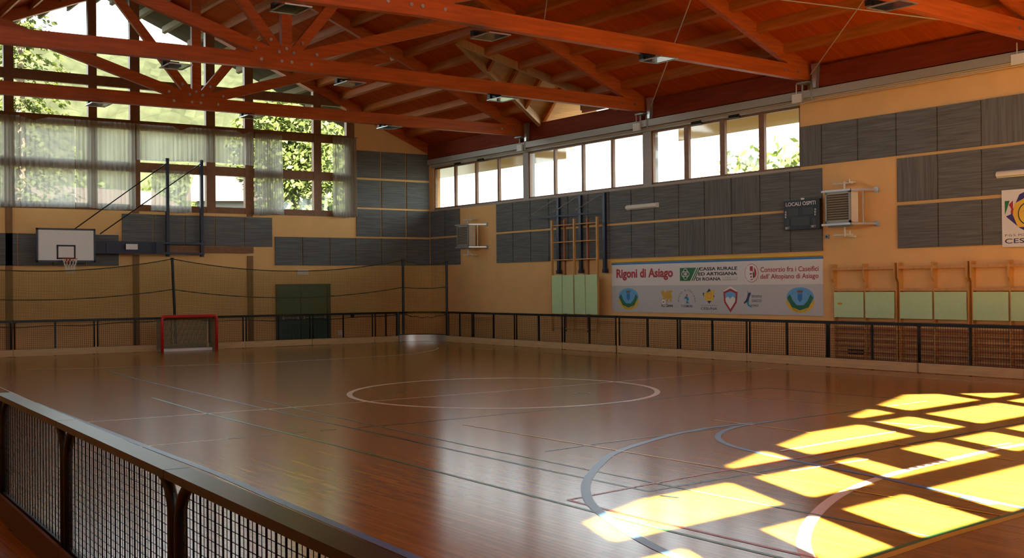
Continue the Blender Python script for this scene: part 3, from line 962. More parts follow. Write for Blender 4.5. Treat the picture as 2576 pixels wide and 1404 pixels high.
rp(ell(23.36, 2.40, .250, .250), 'round_red_seal_band', M['t_white'], .002)
rp(ell(23.36, 2.40, .185, .195), 'round_red_seal_field', M['t_red'], .004)
rp([(23.54, 2.60), (23.42, 2.60), (23.42, 2.20), (23.54, 2.20)], 'seal_white_bar', M['t_white'], .006)
right_text('white_lettering', 'a', 23.48, 23.22, 2.22, 2.46, XT - .008, M['t_white'], bn, .02)
rp([(23.30, 2.58), (23.25, 2.58), (23.25, 2.26), (23.30, 2.26)], 'seal_white_bar', M['t_white'], .008)
right_text('red_lettering', 'Consorzio fra i Caseifici', 23.02, 20.93, 2.42, 2.56, XT, M['t_red'], bn, .012)
right_text('red_lettering', "dell' Altopiano di Asiago", 23.02, 20.94, 2.19, 2.37, XT, M['t_red'], bn, .012)
for (yc, r_) in ((28.74, .50), (21.58, .50)):
    rp(ell(yc, 1.62, r_, .33, a0=180, a1=360) + ell(yc, 1.62, r_, .12, a0=0, a1=180), 'crest_yellow_field', M['b_yellow'])
    rp(ell(yc, 1.72, r_ * .96, .27, a0=0, a1=180) + ell(yc, 1.72, r_ * .96, .27, a0=180, a1=360), 'crest_blue_field', M['g_sky'], .002)
    rp([(yc + .46, 1.70), (yc + .36, 1.80), (yc + .26, 1.62), (yc + .12, 1.50), (yc - .12, 1.50), (yc - .26, 1.62), (yc - .36, 1.80), (yc - .46, 1.70), (yc - .3, 1.45), (yc, 1.36), (yc + .3, 1.45)], 'crest_green_hills', M['g_green'], .004)
    rp([(yc + .17, 1.62), (yc + .0, 1.49), (yc - .17, 1.62), (yc - .16, 1.82), (yc + .16, 1.82)], 'crest_pale_centre', M['g_sky'], .006)
    rp([(yc + .08, 1.82), (yc - .08, 1.82), (yc - .08, 1.66), (yc, 1.58), (yc + .08, 1.66)], 'crest_blue_shield', M['b_blue'], .008)
    rp([(yc + .09, 1.84), (yc - .09, 1.84), (yc - .10, 1.90), (yc + .10, 1.90)], 'crest_brown_crown', M['g_brown'], .008)
    right_arc_text('crest_blue_lettering', 'POLISPORTIVA', yc, 1.50, .40, 138, 42, .045, XT - .010, M['b_blue'], bn, .02)
    right_arc_text('crest_dark_lettering', 'COMUNE DI ROANA', yc, 1.72, .415, 222, 318, .035, XT - .010, M['t_green'], bn, .02)
# winged golden lion with a football
lion = [(27.16, 1.80), (27.19, 1.87), (27.10, 1.92), (27.02, 1.88), (26.98, 1.82), (26.93, 1.90), (26.80, 1.90), (26.70, 1.92), (26.66, 1.86), (26.74, 1.84), (26.70, 1.78), (26.68, 1.70), (26.72, 1.62), (26.68, 1.56), (26.74, 1.56), (26.80, 1.66), (26.86, 1.64), (26.88, 1.55), (26.94, 1.55), (26.93, 1.66), (27.02, 1.66), (27.04, 1.60), (27.10, 1.62), (27.09, 1.72)]
rp(lion, 'golden_lion_emblem', M['g_gold'])
rp(ell(27.07, 1.555, .075, .075, 20), 'football_emblem', M['t_white'], .003)
rp(ell(27.07, 1.555, .028, .028, 6), 'football_patch', M['t_black'], .005)
right_text('dark_lettering', 'A.C. Canove', 27.18, 26.65, 1.40, 1.50, XT, M['t_black'], bn, .03)
right_arc_text('dark_lettering', 'NUOTO ALTOPIANO', 26.03, 1.55, .345, 180, 0, .055, XT, M['g_dark'], bn, .02)
rp([(26.16, 1.66), (26.08, 1.74), (25.98, 1.72), (25.93, 1.62), (26.0, 1.60), (26.06, 1.66)], 'blue_swimmer_emblem', M['g_cyan'])
rp([(26.02, 1.62), (25.92, 1.52), (26.08, 1.52)], 'blue_wave_emblem', M['g_cyan'])
rp(ell(26.02, 1.77, .035, .03, 14), 'red_head_emblem', M['orange'])
right_text('dark_lettering', '7 COMUNI', 26.28, 25.79, 1.40, 1.47, XT, M['g_dark'], bn, .02)
rp([(25.28, 1.74), (25.07, 1.97), (24.85, 1.74), (25.07, 1.51)], 'dark_diamond_emblem', M['g_dark'])
rp([(25.26, 1.82), (24.84, 1.93), (24.88, 1.76), (24.92, 1.60), (25.18, 1.60), (25.26, 1.70)], 'yellow_flag_emblem', M['b_yellow'], .003)
rp(ell(25.07, 1.75, .10, .09, 20), 'orange_ring_emblem', M['g_gold'], .005)
rp(ell(25.07, 1.75, .082, .072, 20), 'yellow_disc_emblem', M['b_yellow'], .007)
rp([(25.34, 1.84), (25.27, 1.84), (25.30, 1.72)], 'green_flag_emblem', M['t_green'], .002)
right_text('small_grey_lettering', 'P.G.S. POLISPORTIVA', 25.41, 24.74, 1.445, 1.48, XT, M['louvre'], bn)
right_text('dark_lettering', 'CESUNA', 25.42, 24.74, 1.335, 1.41, XT, M['g_dark'], bn, .01)
sh = lambda k: [(24.2 + .28 * k, 1.66 + .20 * k), (24.2, 1.66 + .30 * k), (24.2 - .28 * k, 1.66 + .20 * k), (24.2 - .25 * k, 1.66 - .10 * k), (24.2, 1.66 - .39 * k), (24.2 + .25 * k, 1.66 - .10 * k)]
rp([(24.47, 1.90), (24.2, 2.03), (23.93, 1.90), (23.96, 1.84), (24.2, 1.93), (24.44, 1.84)], 'shield_gold_top', M['t_white'])
rp([(24.46, 1.86), (24.2, 1.97), (23.94, 1.86), (24.2, 1.90)], 'shield_olive_band', M['g_gold'], .001)
rp(sh(1.0), 'red_shield_emblem', M['t_red'], .002)
rp(sh(.76), 'white_shield_emblem', M['t_white'], .004)
rp([(24.41, 1.81), (24.2, 1.885), (23.99, 1.81), (24.0, 1.68), (24.1, 1.74), (24.2, 1.67), (24.3, 1.73), (24.4, 1.68)], 'blue_shield_sky', M['g_sky'], .006)
rp([(23.53, 1.92), (23.49, 1.82), (23.42, 1.86), (23.40, 1.80), (23.45, 1.72), (23.49, 1.62), (23.53, 1.58), (23.66, 1.52), (23.67, 1.56), (23.58, 1.64), (23.53, 1.74), (23.51, 1.82)], 'skater_emblem', M['g_dark'])
rp([(23.53, 1.60), (23.47, 1.66), (23.48, 1.52), (23.34, 1.40), (23.50, 1.46), (23.55, 1.54)], 'skater_blue_swirl', M['g_cyan'])
right_text('dark_lettering', 'SPORTIVI', 23.36, 22.98, 1.70, 1.77, XT, M['g_dark'], bn, .01)
right_text('dark_lettering', 'GHIACCIO', 23.37, 22.98, 1.575, 1.65, XT, M['g_dark'], bn, .01)
right_text('dark_lettering', 'ROANA', 23.40, 23.10, 1.445, 1.51, XT, M['g_dark'], bn, .01)

# club poster at the right edge
ps = thing('club_poster', (XR - .05, 14.9, 2.88), 'white poster with a yellow shape and purple points at the right edge', 'poster')
XP = XR - .075
MB().box(XP, XR - .05, 14.25, 15.54, 2.88, 4.18).build('board', M['b_white'], ps)
XP -= .004
def pp(poly, name, m, dx=0.0): return MB().prism(poly, 0, XP - dx, XP - dx + .003).build(name, m, ps)
pp([(15.44, 3.58), (15.32, 3.62), (15.10, 4.06), (14.9, 4.14), (14.7, 4.0), (14.40, 3.62), (14.9, 3.20), (15.1, 3.30)], 'purple_star', M['g_purple'])
pp([(15.22, 3.86), (14.95, 3.98), (14.45, 3.95), (14.50, 3.50), (14.7, 3.32), (15.14, 3.32), (15.27, 3.62)], 'yellow_field', M['b_yellow'], .003)
pp(ell(14.88, 3.62, .26, .26, 30), 'black_ring', M['t_black'], .005)
pp(ell(14.88, 3.62, .235, .235, 30), 'yellow_disc', M['b_yellow'], .007)
for k in range(6):
    pp([(14.88 + .22 * cos(k), 3.62 + .22 * sin(k)), (14.88 + .14 * cos(k + .5), 3.62 + .14 * sin(k + .5)), (14.88 + .13 * cos(k + .6), 3.62 + .13 * sin(k + .6))], 'black_stroke', M['t_black'], .009)
pp([(15.46, 3.93), (15.34, 3.93), (15.46, 3.62)], 'green_flag', M['t_green'], .004)
pp([(15.36, 3.84), (15.26, 3.93), (15.26, 3.62), (15.32, 3.66), (15.30, 3.74)], 'red_flag', M['t_red'], .004)
right_text('dark_lettering', 'P.G.S. POLISPORTIVA', 15.46, 14.33, 3.12, 3.17, XP, M['g_dark'], ps)
right_text('dark_lettering', 'CESUNA', 15.47, 14.33, 2.96, 3.07, XP, M['g_dark'], ps, .01)

# scoreboard
sb = thing('scoreboard', (XR - .1, 21.4, 3.55), 'black scoreboard with white lettering beside the near fan heater', 'scoreboard')
XS = XR - .16
MB().box(XS, XR - .05, 20.77, 22.02, 3.55, 4.35).build('case', M['blacksign'], sb)
for (a, b, c, d) in ((21.85, 21.49, 3.94, 4.13), (21.33, 20.98, 3.94, 4.13), (21.74, 21.10, 3.66, 3.89), (21.97, 21.81, 3.66, 3.84), (21.01, 20.89, 3.67, 3.84)):
    MB().box(XS - .006, XS, b, a, c, d).build('digit_display', M['darkglass'], sb)
XS -= .004
right_text('lettering', 'LOCALI OSPITI', 21.94, 20.90, 4.195, 4.30, XS, M['t_white'], sb, .02)
for (a, z) in ((21.97, 3.88), (20.94, 3.90)):
    for k, ch in enumerate('SER'):
        right_text('lettering', ch, a, a - .055, z + .14 - .07 * k, z + .19 - .07 * k, XS, M['t_white'], sb, .02)
right_text('lettering', 'SET', 21.97, 21.81, 3.575, 3.635, XS, M['t_white'], sb, .02)
right_text('lettering', 'SET', 21.06, 20.89, 3.59, 3.645, XS, M['t_white'], sb, .02)
MB().tube([(XR - .1, 21.4, 4.35), (XR - .1, 21.4, 4.40)], .05, 10).build('signal_lamp', M['white'], sb)

# fan heaters
def heater(y, z, label):
    t = thing('fan_heater', (XR, y, z), label, 'heater', 'fan heaters of the right wall')
    X0, X1 = XR - .62, XR - .30
    b = MB(); b.box(X0 + .02, X1, y - .38, y + .38, z + .02, z + .80)
    b.build('casing', M['cream'], t)
    g = MB()
    g.box(X0 - .02, X0 + .03, y - .40, y - .35, z, z + .82); g.box(X0 - .02, X0 + .03, y + .35, y + .40, z, z + .82)
    g.box(X0 - .02, X0 + .03, y - .40, y + .40, z, z + .06); g.box(X0 - .02, X0 + .03, y - .40, y + .40, z + .77, z + .82)
    g.build('front_frame', M['greysteel'], t)
    lv = MB()
    for k in range(11):
        zz = z + .10 + .062 * k
        lv.prism([(X0 - .015, zz - .02), (X0 + .025, zz + .025), (X0 + .015, zz + .03), (X0 - .025, zz - .015)], 1, y - .35, y + .35)
    lv.build('louvre_grille', M['louvre'], t)
    MB().prism([(X0 - .02, z), (X0 + .15, z), (X0 + .15, z - .10), (X0 + .05, z - .10)], 1, y - .36, y + .36).build('drip_tray', M['greysteel'], t)
    for zz in (z - .03, z + .83):
        a = MB()
        a.bar((X0 - .02, y + .50, zz), (X0 - .02, y - .42, zz), .05, .05)
        a.bar((X0 + .0, y - .42, zz), (XR, y - .72, zz), .04, .05); a.bar((X0 + .0, y + .44, zz), (XR, y + .60, zz), .04, .05)
        a.box(XR - .03, XR, y - .80, y - .66, zz - .07, zz + .07)
        a.build('wall_arm', M['steel'], t)
    MB().tube([(X1 + .02, y - .52, z), (X1 + .02, y - .52, z + .8)], .015, 6).build('stay_rod', M['steel'], t)
    for zz, sg in ((z + .83, 1), (z - .10, -1)):
        p = MB()
        p.tube([(X0 + .2, y - .05, zz), (X0 + .2, y - .05, zz + sg * .22), (XR - .05, y - .05, zz + sg * .24), (XR, y - .05, zz + sg * .24)], .03, 8)
        p.tube([(X0 + .25, y + .35, zz + sg * .20), (X0 + .25, y - .25, zz + sg * .20)], .028, 8)
        p.tube([(X0 + .22, y - .2, zz + sg * .20), (X0 + .22, y - .2, zz + sg * .20 + .10)], .02, 8)
        p.build('water_pipe', M['cream'], t)
heater(19.78, 3.63, 'grey louvred fan heater on brackets between scoreboard and wall panels')
heater(37.75, 3.62, 'grey fan heater on brackets beside the far corner of the hall')

# strip lamps
for (y0, y1, z, lab) in ((27.21, 28.72, 4.50, 'white strip lamp on the panels under the third window strip'), (14.15, 15.65, 4.47, 'white strip lamp above the club poster at the right edge')):
    t = thing('strip_lamp', (XR - .06, (y0 + y1) / 2, z), lab, 'lamp', 'strip lamps of the right wall')
    MB().box(XR - .10, XR - .05, y0, y1, z, z + .15).build('base', M['white'], t)
    MB().prism([(XR - .10, z + .01), (XR - .17, z + .03), (XR - .18, z + .075), (XR - .17, z + .12), (XR - .10, z + .14)], 1, y0 + .03, y1 - .03).build('diffuser', M['cream'], t)
sw = thing('wall_switch', (XR, 20.64, 3.27), 'small grey square wall switch below the near fan heater', 'switch')
MB().box(XR - .05, XR, 20.58, 20.70, 3.27, 3.38).build('box', M['greysteel'], sw)
MB().box(XR - .06, XR - .05, 20.62, 20.66, 3.30, 3.35).build('rocker', M['black'], sw)

# ------------------------------------------------------------------ wall bars
def wallbar_unit(ylist, label, first=False):
    t = thing('wall_bars', (XR, ylist[1], 0), label, 'wall bars', 'wooden wall bars')
    for k, y in enumerate(ylist):
        prof = [(XR, 0), (XR - .12, 0), (XR - .12, 2.10), (XR - .19, 2.20), (XR - .19, 2.585), (XR, 2.585)]
        MB().prism(prof, 1, y - .02, y + .02).build('upright', M['barwood'], t)
    for k in range(2):
        a, b = ylist[k] - .02, ylist[k + 1] + .02
        MB().box(XR - .175, XR - .13, b, a, 2.43, 2.50).build('rung', M['barwood'], t)
        MB().box(XR - .105, XR - .065, b, a, 1.885, 1.955).build('rung', M['barwood'], t)
        for z in [.13 + .156 * i for i in range(7)]:
            MB().box(XR - .105, XR - .065, b, a, z, z + .05).build('rung', M['barwood_red'], t)
        MB().box(XR - .155, XR - .125, b + .015, a - .015, 1.20, 1.86).build('cover_board', M['pad'], t)
    return t
wallbar_unit([20.36, 19.36, 18.42], 'beech wall bars with pale green cover boards, beside the banner')
wallbar_unit([18.31, 17.33, 16.40], 'beech wall bars with pale green cover boards, middle unit below the near heater panels')
wallbar_unit([16.29, 15.33, 14.40], 'beech wall bars with pale green cover boards, unit under the club poster')
lab = MB().box(XR - .165, XR - .155, 20.06, 20.20, 1.53, 1.58).build('maker_plate', M['g_gold'])
tag(lab, 'tiny yellow plate on the first green cover board of the wall bars', 'plate')
for i in range(3):
    y = 19.92 - .17 * i
    o = thing('wall_socket', (XR, y, .27), 'small dark wall socket low behind the wall bars, %s of three from the left' % ORD[i], 'socket', 'sockets behind the wall bars')
    MB().box(XR - .04, XR, y - .065, y + .065, .25, .37).build('cover', M['black'], o)
    MB().box(XR - .045, XR - .04, y - .03, y + .03, .28, .34).build('face', M['greysteel'], o)

# folded climbing frame with navy steel swing arms
cf = thing('climbing_frame', (XR, 31.0, 0), 'folded wooden climbing frame with navy steel arms left of the banner', 'climbing frame')
XF = XR - .30
for y, nm in ((32.42, 'barwood'), (31.83, 'barwood_red'), (31.16, 'barwood'), (30.56, 'barwood_red'), (29.93, 'barwood')):
    x0 = XF if nm == 'barwood' else XF + .10
    MB().box(x0 - .07, x0, y - .035, y + .035, .52, 4.35).build('upright', M[nm], cf)
for z in (4.16, 3.58, 2.97, .62):
    MB().tube([(XF - .03, 32.42, z), (XF - .03, 29.93, z)], .02, 8).build('rung', M['barwood'], cf)
for (a, b) in ((31.80, 32.37), (31.17, 31.76), (30.53, 31.10), (29.90, 30.49)):
    MB().box(XF - .10, XF - .075, a, b, 1.13, 2.45).build('cover_board', M['pad'], cf)
for y in (32.36, 31.12, 29.84):
    MB().box(XR - .14, XR - .05, y - .06, y + .06, 2.50, 5.14).build('mast', M['navy'], cf)
    MB().box(XR - .20, XR - .05, y - .12, y + .02, 2.50, 2.62).build('foot_block', M['navy'], cf)
    a = MB(); a.bar((XR - .12, y + .05, 4.47), (XR - .35, y + 1.45, 4.50), .05, .05); a.build('swing_arm', M['navy'], cf)
    a = MB(); a.tube([(XR - .12, y + .05, 5.08), (XR - .14, y + .25, 5.06), (XR - .30, y + 1.30, 4.62)], .016, 6); a.build('stay_rod', M['greysteel'], cf)

# ------------------------------------------------------------------ basketball hoop folded sideways on the far wall
hp = thing('basketball_hoop', (14.2, YB, 3.3), 'white basketball backboard on navy folding arms at the far wall', 'basketball hoop')
YH = 40.20
MB().box(8.97, 10.78, YH, YH + .03, 3.05, 4.11).build('backboard', M['white'], hp)
b = MB()
for (x0, x1, z0, z1) in ((8.93, 10.82, 4.08, 4.14), (8.93, 10.82, 3.02, 3.08), (8.93, 8.99, 3.02, 4.14), (10.76, 10.82, 3.02, 4.14)):
    b.box(x0, x1, YH - .012, YH + .05, z0, z1)
b.build('board_frame', M['navy'], hp)
b = MB()
for (x0, x1, z0, z1) in ((9.57, 10.17, 3.54, 3.59), (9.57, 10.17, 3.12, 3.17), (9.57, 9.62, 3.12, 3.59), (10.12, 10.17, 3.12, 3.59)):
    b.box(x0, x1, YH - .008, YH, z0, z1)
b.build('target_rectangle', M['black'], hp)
rim = MB().tube([(9.9 + .225 * cos(k * pi / 16), YH - .38 + .225 * sin(k * pi / 16), 3.12) for k in range(32)], .011, 6, closed=True)
rim.bar((9.9, YH, 3.10), (9.9, YH - .16, 3.11), .16, .03)
rim.prism([(YH, 3.14), (YH - .16, 3.12), (YH, 2.98)], 0, 9.83, 9.97)
rim.build('rim', M['orange'], hp)
nt_ = MB()
for k in range(12):
    for sg in (1, -1):
        pts = []
        for j in range(6):
            u = j / 5
            a = 2 * pi * k / 12 + sg * u * .9
            r = .225 - .11 * u
            pts.append((9.9 + r * cos(a), YH - .38 + r * sin(a), 3.12 - .46 * u))
        nt_.tube(pts, .007, 4)
nt_.build('net', M['hoopnet'], hp)
for x in (13.55, 14.80):
    MB().box(x - .055, x + .055, YB - .22, YB - .10, 3.25, 6.75).build('post', M['navy'], hp)
bm = MB()
for z in (3.72, 3.36):
    bm.bar((10.8, YH + .32, z), (14.85, YB - .25, z), .07, .07)
    bm.bar((10.2, YH + .08, z), (10.8, YH + .32, z), .07, .07)
bm.bar((9.3, YH + .06, 3.72), (10.6, YH + .06, 3.72), .06, .06); bm.bar((9.3, YH + .06, 3.36), (10.6, YH + .06, 3.36), .06, .06)
bm.bar((9.35, YH + .06, 3.3), (9.35, YH + .06, 3.95), .05, .05); bm.bar((10.5, YH + .06, 3.3), (10.5, YH + .06, 3.95), .05, .05)
for x in (11.3, 13.0):
    bm.bar((x, YH + .36, 3.34), (x, YH + .36, 3.74), .05, .06)
bm.bar((10.9, YH + .35, 3.54), (13.3, YH + .52, 3.54), .03, .34)
bm.build('boom', M['navy'], hp)
MB().tube([(10.15, YH + .06, 4.12), (13.5, YB - .20, 6.55)], .02, 6).build('stay_rod', M['black'], hp)
MB().tube([(11.0, YH + .1, 3.98), (14.75, YB - .20, 6.60)], .02, 6).build('stay_rod', M['black'], hp)
MB().box(11.92, 12.32, YH + .28, YH + .30, 3.47, 3.66).build('name_plate', M['white'], hp)
MB().box(11.4, 16.8, YB - .09, YB - .05, 3.40, 3.63).build('mounting_plank', M['frame'], hp)

# ------------------------------------------------------------------ hockey goal
gl = thing('hockey_goal', (13.37, 38.6, 0), 'red framed hockey goal with grey netting at the far boards', 'goal')
gy = 38.30
def arc(c, r, a0, a1, fx, n=5):
    return [fx(c[0] + r * cos(radians(a0 + (a1 - a0) * i / n)), c[1] + r * sin(radians(a0 + (a1 - a0) * i / n))) for i in range(n + 1)]
F = lambda u, z: (u, gy, z)
pts = [F(12.44, 0), F(12.44, 1.0)] + arc((12.54, 1.08), .10, 180, 90, F) + arc((14.20, 1.08), .10, 90, 0, F) + [F(14.30, 1.0), F(14.30, 0)]
MB().tube(pts, .055, 10).build('post_frame', M['red'], gl, smooth=True)
bs = MB().tube([(12.44, gy, .03), (12.44, gy + .45, .03), (12.7, gy + .7, .03), (14.04, gy + .7, .03), (14.30, gy + .45, .03), (14.30, gy, .03)], .03, 8)
bs.tube([(12.56, gy + .66, .03), (12.56, gy + .55, 1.05), (12.56, gy, 1.14)], .016, 6); bs.tube([(14.18, gy + .66, .03), (14.18, gy + .55, 1.05), (14.18, gy, 1.14)], .016, 6)
bs.build('rear_frame', M['greysteel'], gl)
MB().box(12.5, 14.24, gy + .25, gy + .62, .005, .09).build('base_pad', M['white'], gl)
gn = MB()
gn.sheet(lambda u, v: (12.56 + 1.62 * u, gy + .68 - .12 * v, .05 + 1.02 * v), 16, 10)
gn.sheet(lambda u, v: (12.46, gy + .66 * u, .05 + (1.05 - .02 * u) * v), 6, 10)
gn.sheet(lambda u, v: (14.28, gy + .66 * u, .05 + (1.05 - .02 * u) * v), 6, 10)
gn.sheet(lambda u, v: (12.5 + 1.74 * u, gy + .56 * v, 1.13 - .06 * v), 16, 5)
gn.build('net', M['goalnet'], gl, uv=lambda v: (v[0] + v[1] * .7, v[2] + v[1] * .3))

# ------------------------------------------------------------------ rink boards
def board_proto(L, label, near=False):
    """one module along local +x, front (rink side) towards local -y"""
    t = thing('rink_board', (0, 0, 0), label, 'rink board', 'rink boards')
    H_ = 1.15
    r = .032 if near else .027
    i0, i1 = .05, L - .05
    fx = lambda u, z: (u, 0, z)
    c = .25 if near else .06
    zt = H_ - .05
    pts = [fx(i0, 0), fx(i0, zt - c)] + arc((i0 + c, zt - c), c, 180, 90, fx, 6)[1:] + arc((i1 - c, zt - c), c, 90, 0, fx, 6) + [fx(i1, 0)]
    MB().tube(pts, r, 10).build('tube_frame', M['black'], t, smooth=True)
    if not near: MB().box(L / 2 - .025, L / 2 + .025, -.02, .02, .0, zt).build('middle_post', M['black'], t)
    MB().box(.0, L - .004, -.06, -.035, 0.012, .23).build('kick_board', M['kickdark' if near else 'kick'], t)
    MB().box(.03, L - .03, -.02, .02, .20, .24).build('lower_rail', M['black'], t)
    if near:
        MB().box(.0, L - .004, -.07, .075, H_ - .045, H_).build('top_rail', M['cap'], t)
    else:
        MB().box(.0, L - .004, -.035, .035, H_ - .075, H_).build('top_rail', M['black'], t)
    wm = MB()
    if near:
        n = int((i1 - i0) / .057)
        for k in range(1, n):
            x = i0 + (i1 - i0) * k / n
            rr = .0042 if k % 2 == 0 else .0016
            dz = max(0.0, c - min(x - i0, i1 - x))
            wm.bar((x, .0, .22), (x, .0, zt - (c - sqrt(max(0, c * c - dz * dz)))), rr * 2, rr * 2)
        for k in range(1, 18):
            z = .22 + .05 * k
            wm.bar((i0, .004, z), (i1, .004, z), .0036, .0036)
    else:
        n = int((i1 - i0) / .062)
        for k in range(1, n):
            x = i0 + (i1 - i0) * k / n
            wm.bar((x, .0, .22), (x, .0, zt), .007, .007)
        for k in range(1, 14):
            z = .22 + .062 * k
            wm.bar((i0, .004, z), (i1, .004, z), .007, .007)
    wm.build('wire_mesh', M['black'], t)
    return t
# right side boards: local +x runs towards the camera (-Y), rink side is -X
RB = [35.94, 33.20, 30.46, 27.68, 24.96, 22.23, 19.54, 16.89, 14.23]
rl = ['below the folded climbing frame, left half', 'below the folded climbing frame, right half', 'below the left end of the banner', 'below the red lettering of the banner', 'below the middle of the banner', 'below the right end of the banner', 'in front of the first wall bars', 'in front of the second wall bars', 'at the right edge of the view']
rproto = board_proto(2.72, 'x')
RX = 23.14
def label_r(i): return 'right-hand rink board with black mesh, ' + ['left of the climbing frame, second from the corner', 'below the left climbing frame legs', 'below the right climbing frame legs', 'below the left end of the banner', 'below the middle of the banner', 'below the right end of the banner', 'in front of the first wall bars', 'in front of the second wall bars', 'last one at the right edge'][i]
for i, y in enumerate(RB):
    if i == 0:
        rproto.location = (RX, y, 0); rproto.rotation_euler = (0, 0, -pi / 2); rproto['label'] = label_r(0)
    else:
        dup(rproto, (RX, y, 0), label_r(i), -pi / 2)
sp_ = board_proto(1.80, 'right-hand rink board with black mesh, short one next to the rounded corner')
sp_.location = (RX, 37.74, 0); sp_.rotation_euler = (0, 0, -pi / 2)
# far boards: local +x = +X, rink side -Y
FB = [5.42, 7.97, 10.52, 13.07, 15.62, 18.18]
fl_ = ['at the left edge of the view', 'below the backboard', 'left of the red goal', 'behind the red goal, right half', 'in front of the green door', 'right of the green door']
fproto = board_proto(2.54, 'x')
for i, x in enumerate(FB):
    lab = 'far rink board with black mesh and pale plank, ' + fl_[i]
    if i == 0:
        fproto.location = (x, 39.08, 0); fproto['label'] = lab
    else:
        dup(fproto, (x, 39.08, 0), lab)
s2 = board_proto(1.02, 'far rink board with black mesh, short one next to the rounded corner')
s2.location = (20.73, 39.08, 0)
# rounded corner
cn = thing('corner_board', (22.5, 38.5, 0), 'rounded rink corner with a curved steel kick plate', 'rink board')
CR = 1.38
cc = (RX - CR, 39.08 - CR)
ap = [(cc[0] + CR * cos(radians(90 - 90 * i / 16)), cc[1] + CR * sin(radians(90 - 90 * i / 16))) for i in range(17)]
k_ = MB().sheet(lambda u, v: (cc[0] + (CR - .05) * cos(radians(90 - 90 * u)), cc[1] + (CR - .05) * sin(radians(90 - 90 * u)), .01 + .25 * v), 16, 1)
k_.build('kick_plate', M['kicksteel'], cn, smooth=True)
MB().tube([(p[0], p[1], 1.11) for p in ap], .04, 6).build('top_rail', M['black'], cn)
MB().tube([(p[0], p[1], .27) for p in ap], .02, 6).build('lower_rail', M['black'], cn)
wm = MB()
for k in range(33):
    a = radians(90 - 90 * k / 32)
    wm.bar((cc[0] + CR * cos(a), cc[1] + CR * sin(a), .25), (cc[0] + CR * cos(a), cc[1] + CR * sin(a), 1.1), .007, .007)
for k in range(1, 14):
    wm.tube([(p[0], p[1], .25 + .062 * k) for p in ap], .0035, 4)
wm.build('wire_mesh', M['black'], cn)
for p in (ap[0], ap[-1]):
    MB().tube([(p[0], p[1], 0), (p[0], p[1], 1.13)], .06, 8).build('end_post', M['black'], cn)
# near boards, running from the left edge towards the photographer
nproto = board_proto(2.76, 'x', near=True)
na = atan2(-1.0, -.0415)
ndir = Vector((cos(na), sin(na)))
start = Vector((2.275, 11.60))
for i, lab in enumerate(('near black mesh board under a grey cap rail, farthest one', 'near black mesh board under a grey cap rail, middle one', 'near black mesh board under a grey cap rail, closest to the viewer')):
    p = start + ndir * 2.765 * i
    if i == 0:
        nproto.location = (p.x, p.y, 0); nproto.rotation_euler = (0, 0, na); nproto['label'] = lab
    else:
        dup(nproto, (p.x, p.y, 0), lab, na)
ep = start
tag(MB().tube([(ep.x, ep.y + .06, 0), (ep.x, ep.y + .06, 1.13)], .065, 12).build('end_post', M['black']), 'thick black post at the far end of the near boards', 'post')

# net posts and protective netting over the far boards
NP = [(4.6, 39.6, 3.13), (13.23, 39.6, 3.13), (22.02, 39.12, 3.12), (23.2, 37.85, 3.02)]
for i, (x, y, z) in enumerate(NP):
    if i == 0: continue
    t = thing('net_post', (x, y, 0), ['', 'dark net post rising behind the red goal', 'dark net post at the far side of the rounded corner', 'dark net post at the right side of the rounded corner'][i], 'post', 'protective net posts')
    lean = -.12 if i == 1 else 0
    MB().tube([(x - lean, y, 0), (x, y, z)], .05, 8).build('pole', M['black'], t)
    MB().tube([(x, y, z), (x, y, z + .04)], .065, 8).build('cap', M['black'], t)
def sag(a, b, z0, z1, d, u): return z0 + (z1 - z0) * u - 4 * d * u * (1 - u)
nn = thing('protective_net', (13.2, 39.6, 1.1), 'olive protective netting hung on sagging ropes above the far boards', 'net')
SEG = [(NP[0], NP[1], .42, .30), (NP[1], NP[2], .42, .34), (NP[2], NP[3], .12, .05)]
for (a, b, d1_, d2_) in SEG:
    sh_ = MB()
    sh_.sheet(lambda u, v: (a[0] + (b[0] - a[0]) * u, a[1] + (b[1] - a[1]) * u, 1.0 + (sag(a, b, a[2], b[2], d1_, u) - 1.0) * v), 24, 6)
    sh_.build('netting', M['net'], nn, uv=lambda v: (v[0] - v[1], v[2]))
    rp_ = MB()
    rp_.tube([(a[0] + (b[0] - a[0]) * k / 20, a[1] + (b[1] - a[1]) * k / 20, sag(a, b, a[2], b[2], d1_, k / 20)) for k in range(21)], .018, 6)
    rp_.tube([(a[0] + (b[0] - a[0]) * k / 20, a[1] + (b[1] - a[1]) * k / 20 + .01, sag(a, b, 2.08, 2.08, d2_, k / 20)) for k in range(21)], .018, 6)
    rp_.tube([(a[0] + (b[0] - a[0]) * k / 20, a[1] + (b[1] - a[1]) * k / 20 + .01, 1.05 + .02 * sin(k * 1.3) - .25 * (k / 20) * (1 - k / 20) * 2) for k in range(21)], .015, 6)
    rp_.build('rope', M['rope'], nn)

# small fittings on the far wall
ex = thing('exit_light', (18.78, YB, 2.6), 'small white emergency light above the green door', 'lamp')
MB().box(18.56, 19.01, YB - .09, YB, 2.60, 2.78).build('case', M['white'], ex)
MB().box(18.60, 18.97, YB - .10, YB - .09, 2.63, 2.75).build('diffuser', M['cream'], ex)
so = thing('wall_box', (20.36, YB, .24), 'small white box low on the wall right of the green door', 'wall box')
MB().box(20.26, 20.46, YB - .06, YB, .24, .42).build('cover', M['white'], so)
MB().box(20.31, 20.41, YB - .07, YB - .06, .28, .38).build('face', M['cream'], so)
cl_ = thing('rail_clamp', (19.45, 39.0, 1.0), 'small black clamp hanging under the far rail by the door', 'clamp')
MB().box(19.75, 19.85, 38.98, 39.06, .98, 1.10).build('jaw', M['black'], cl_)

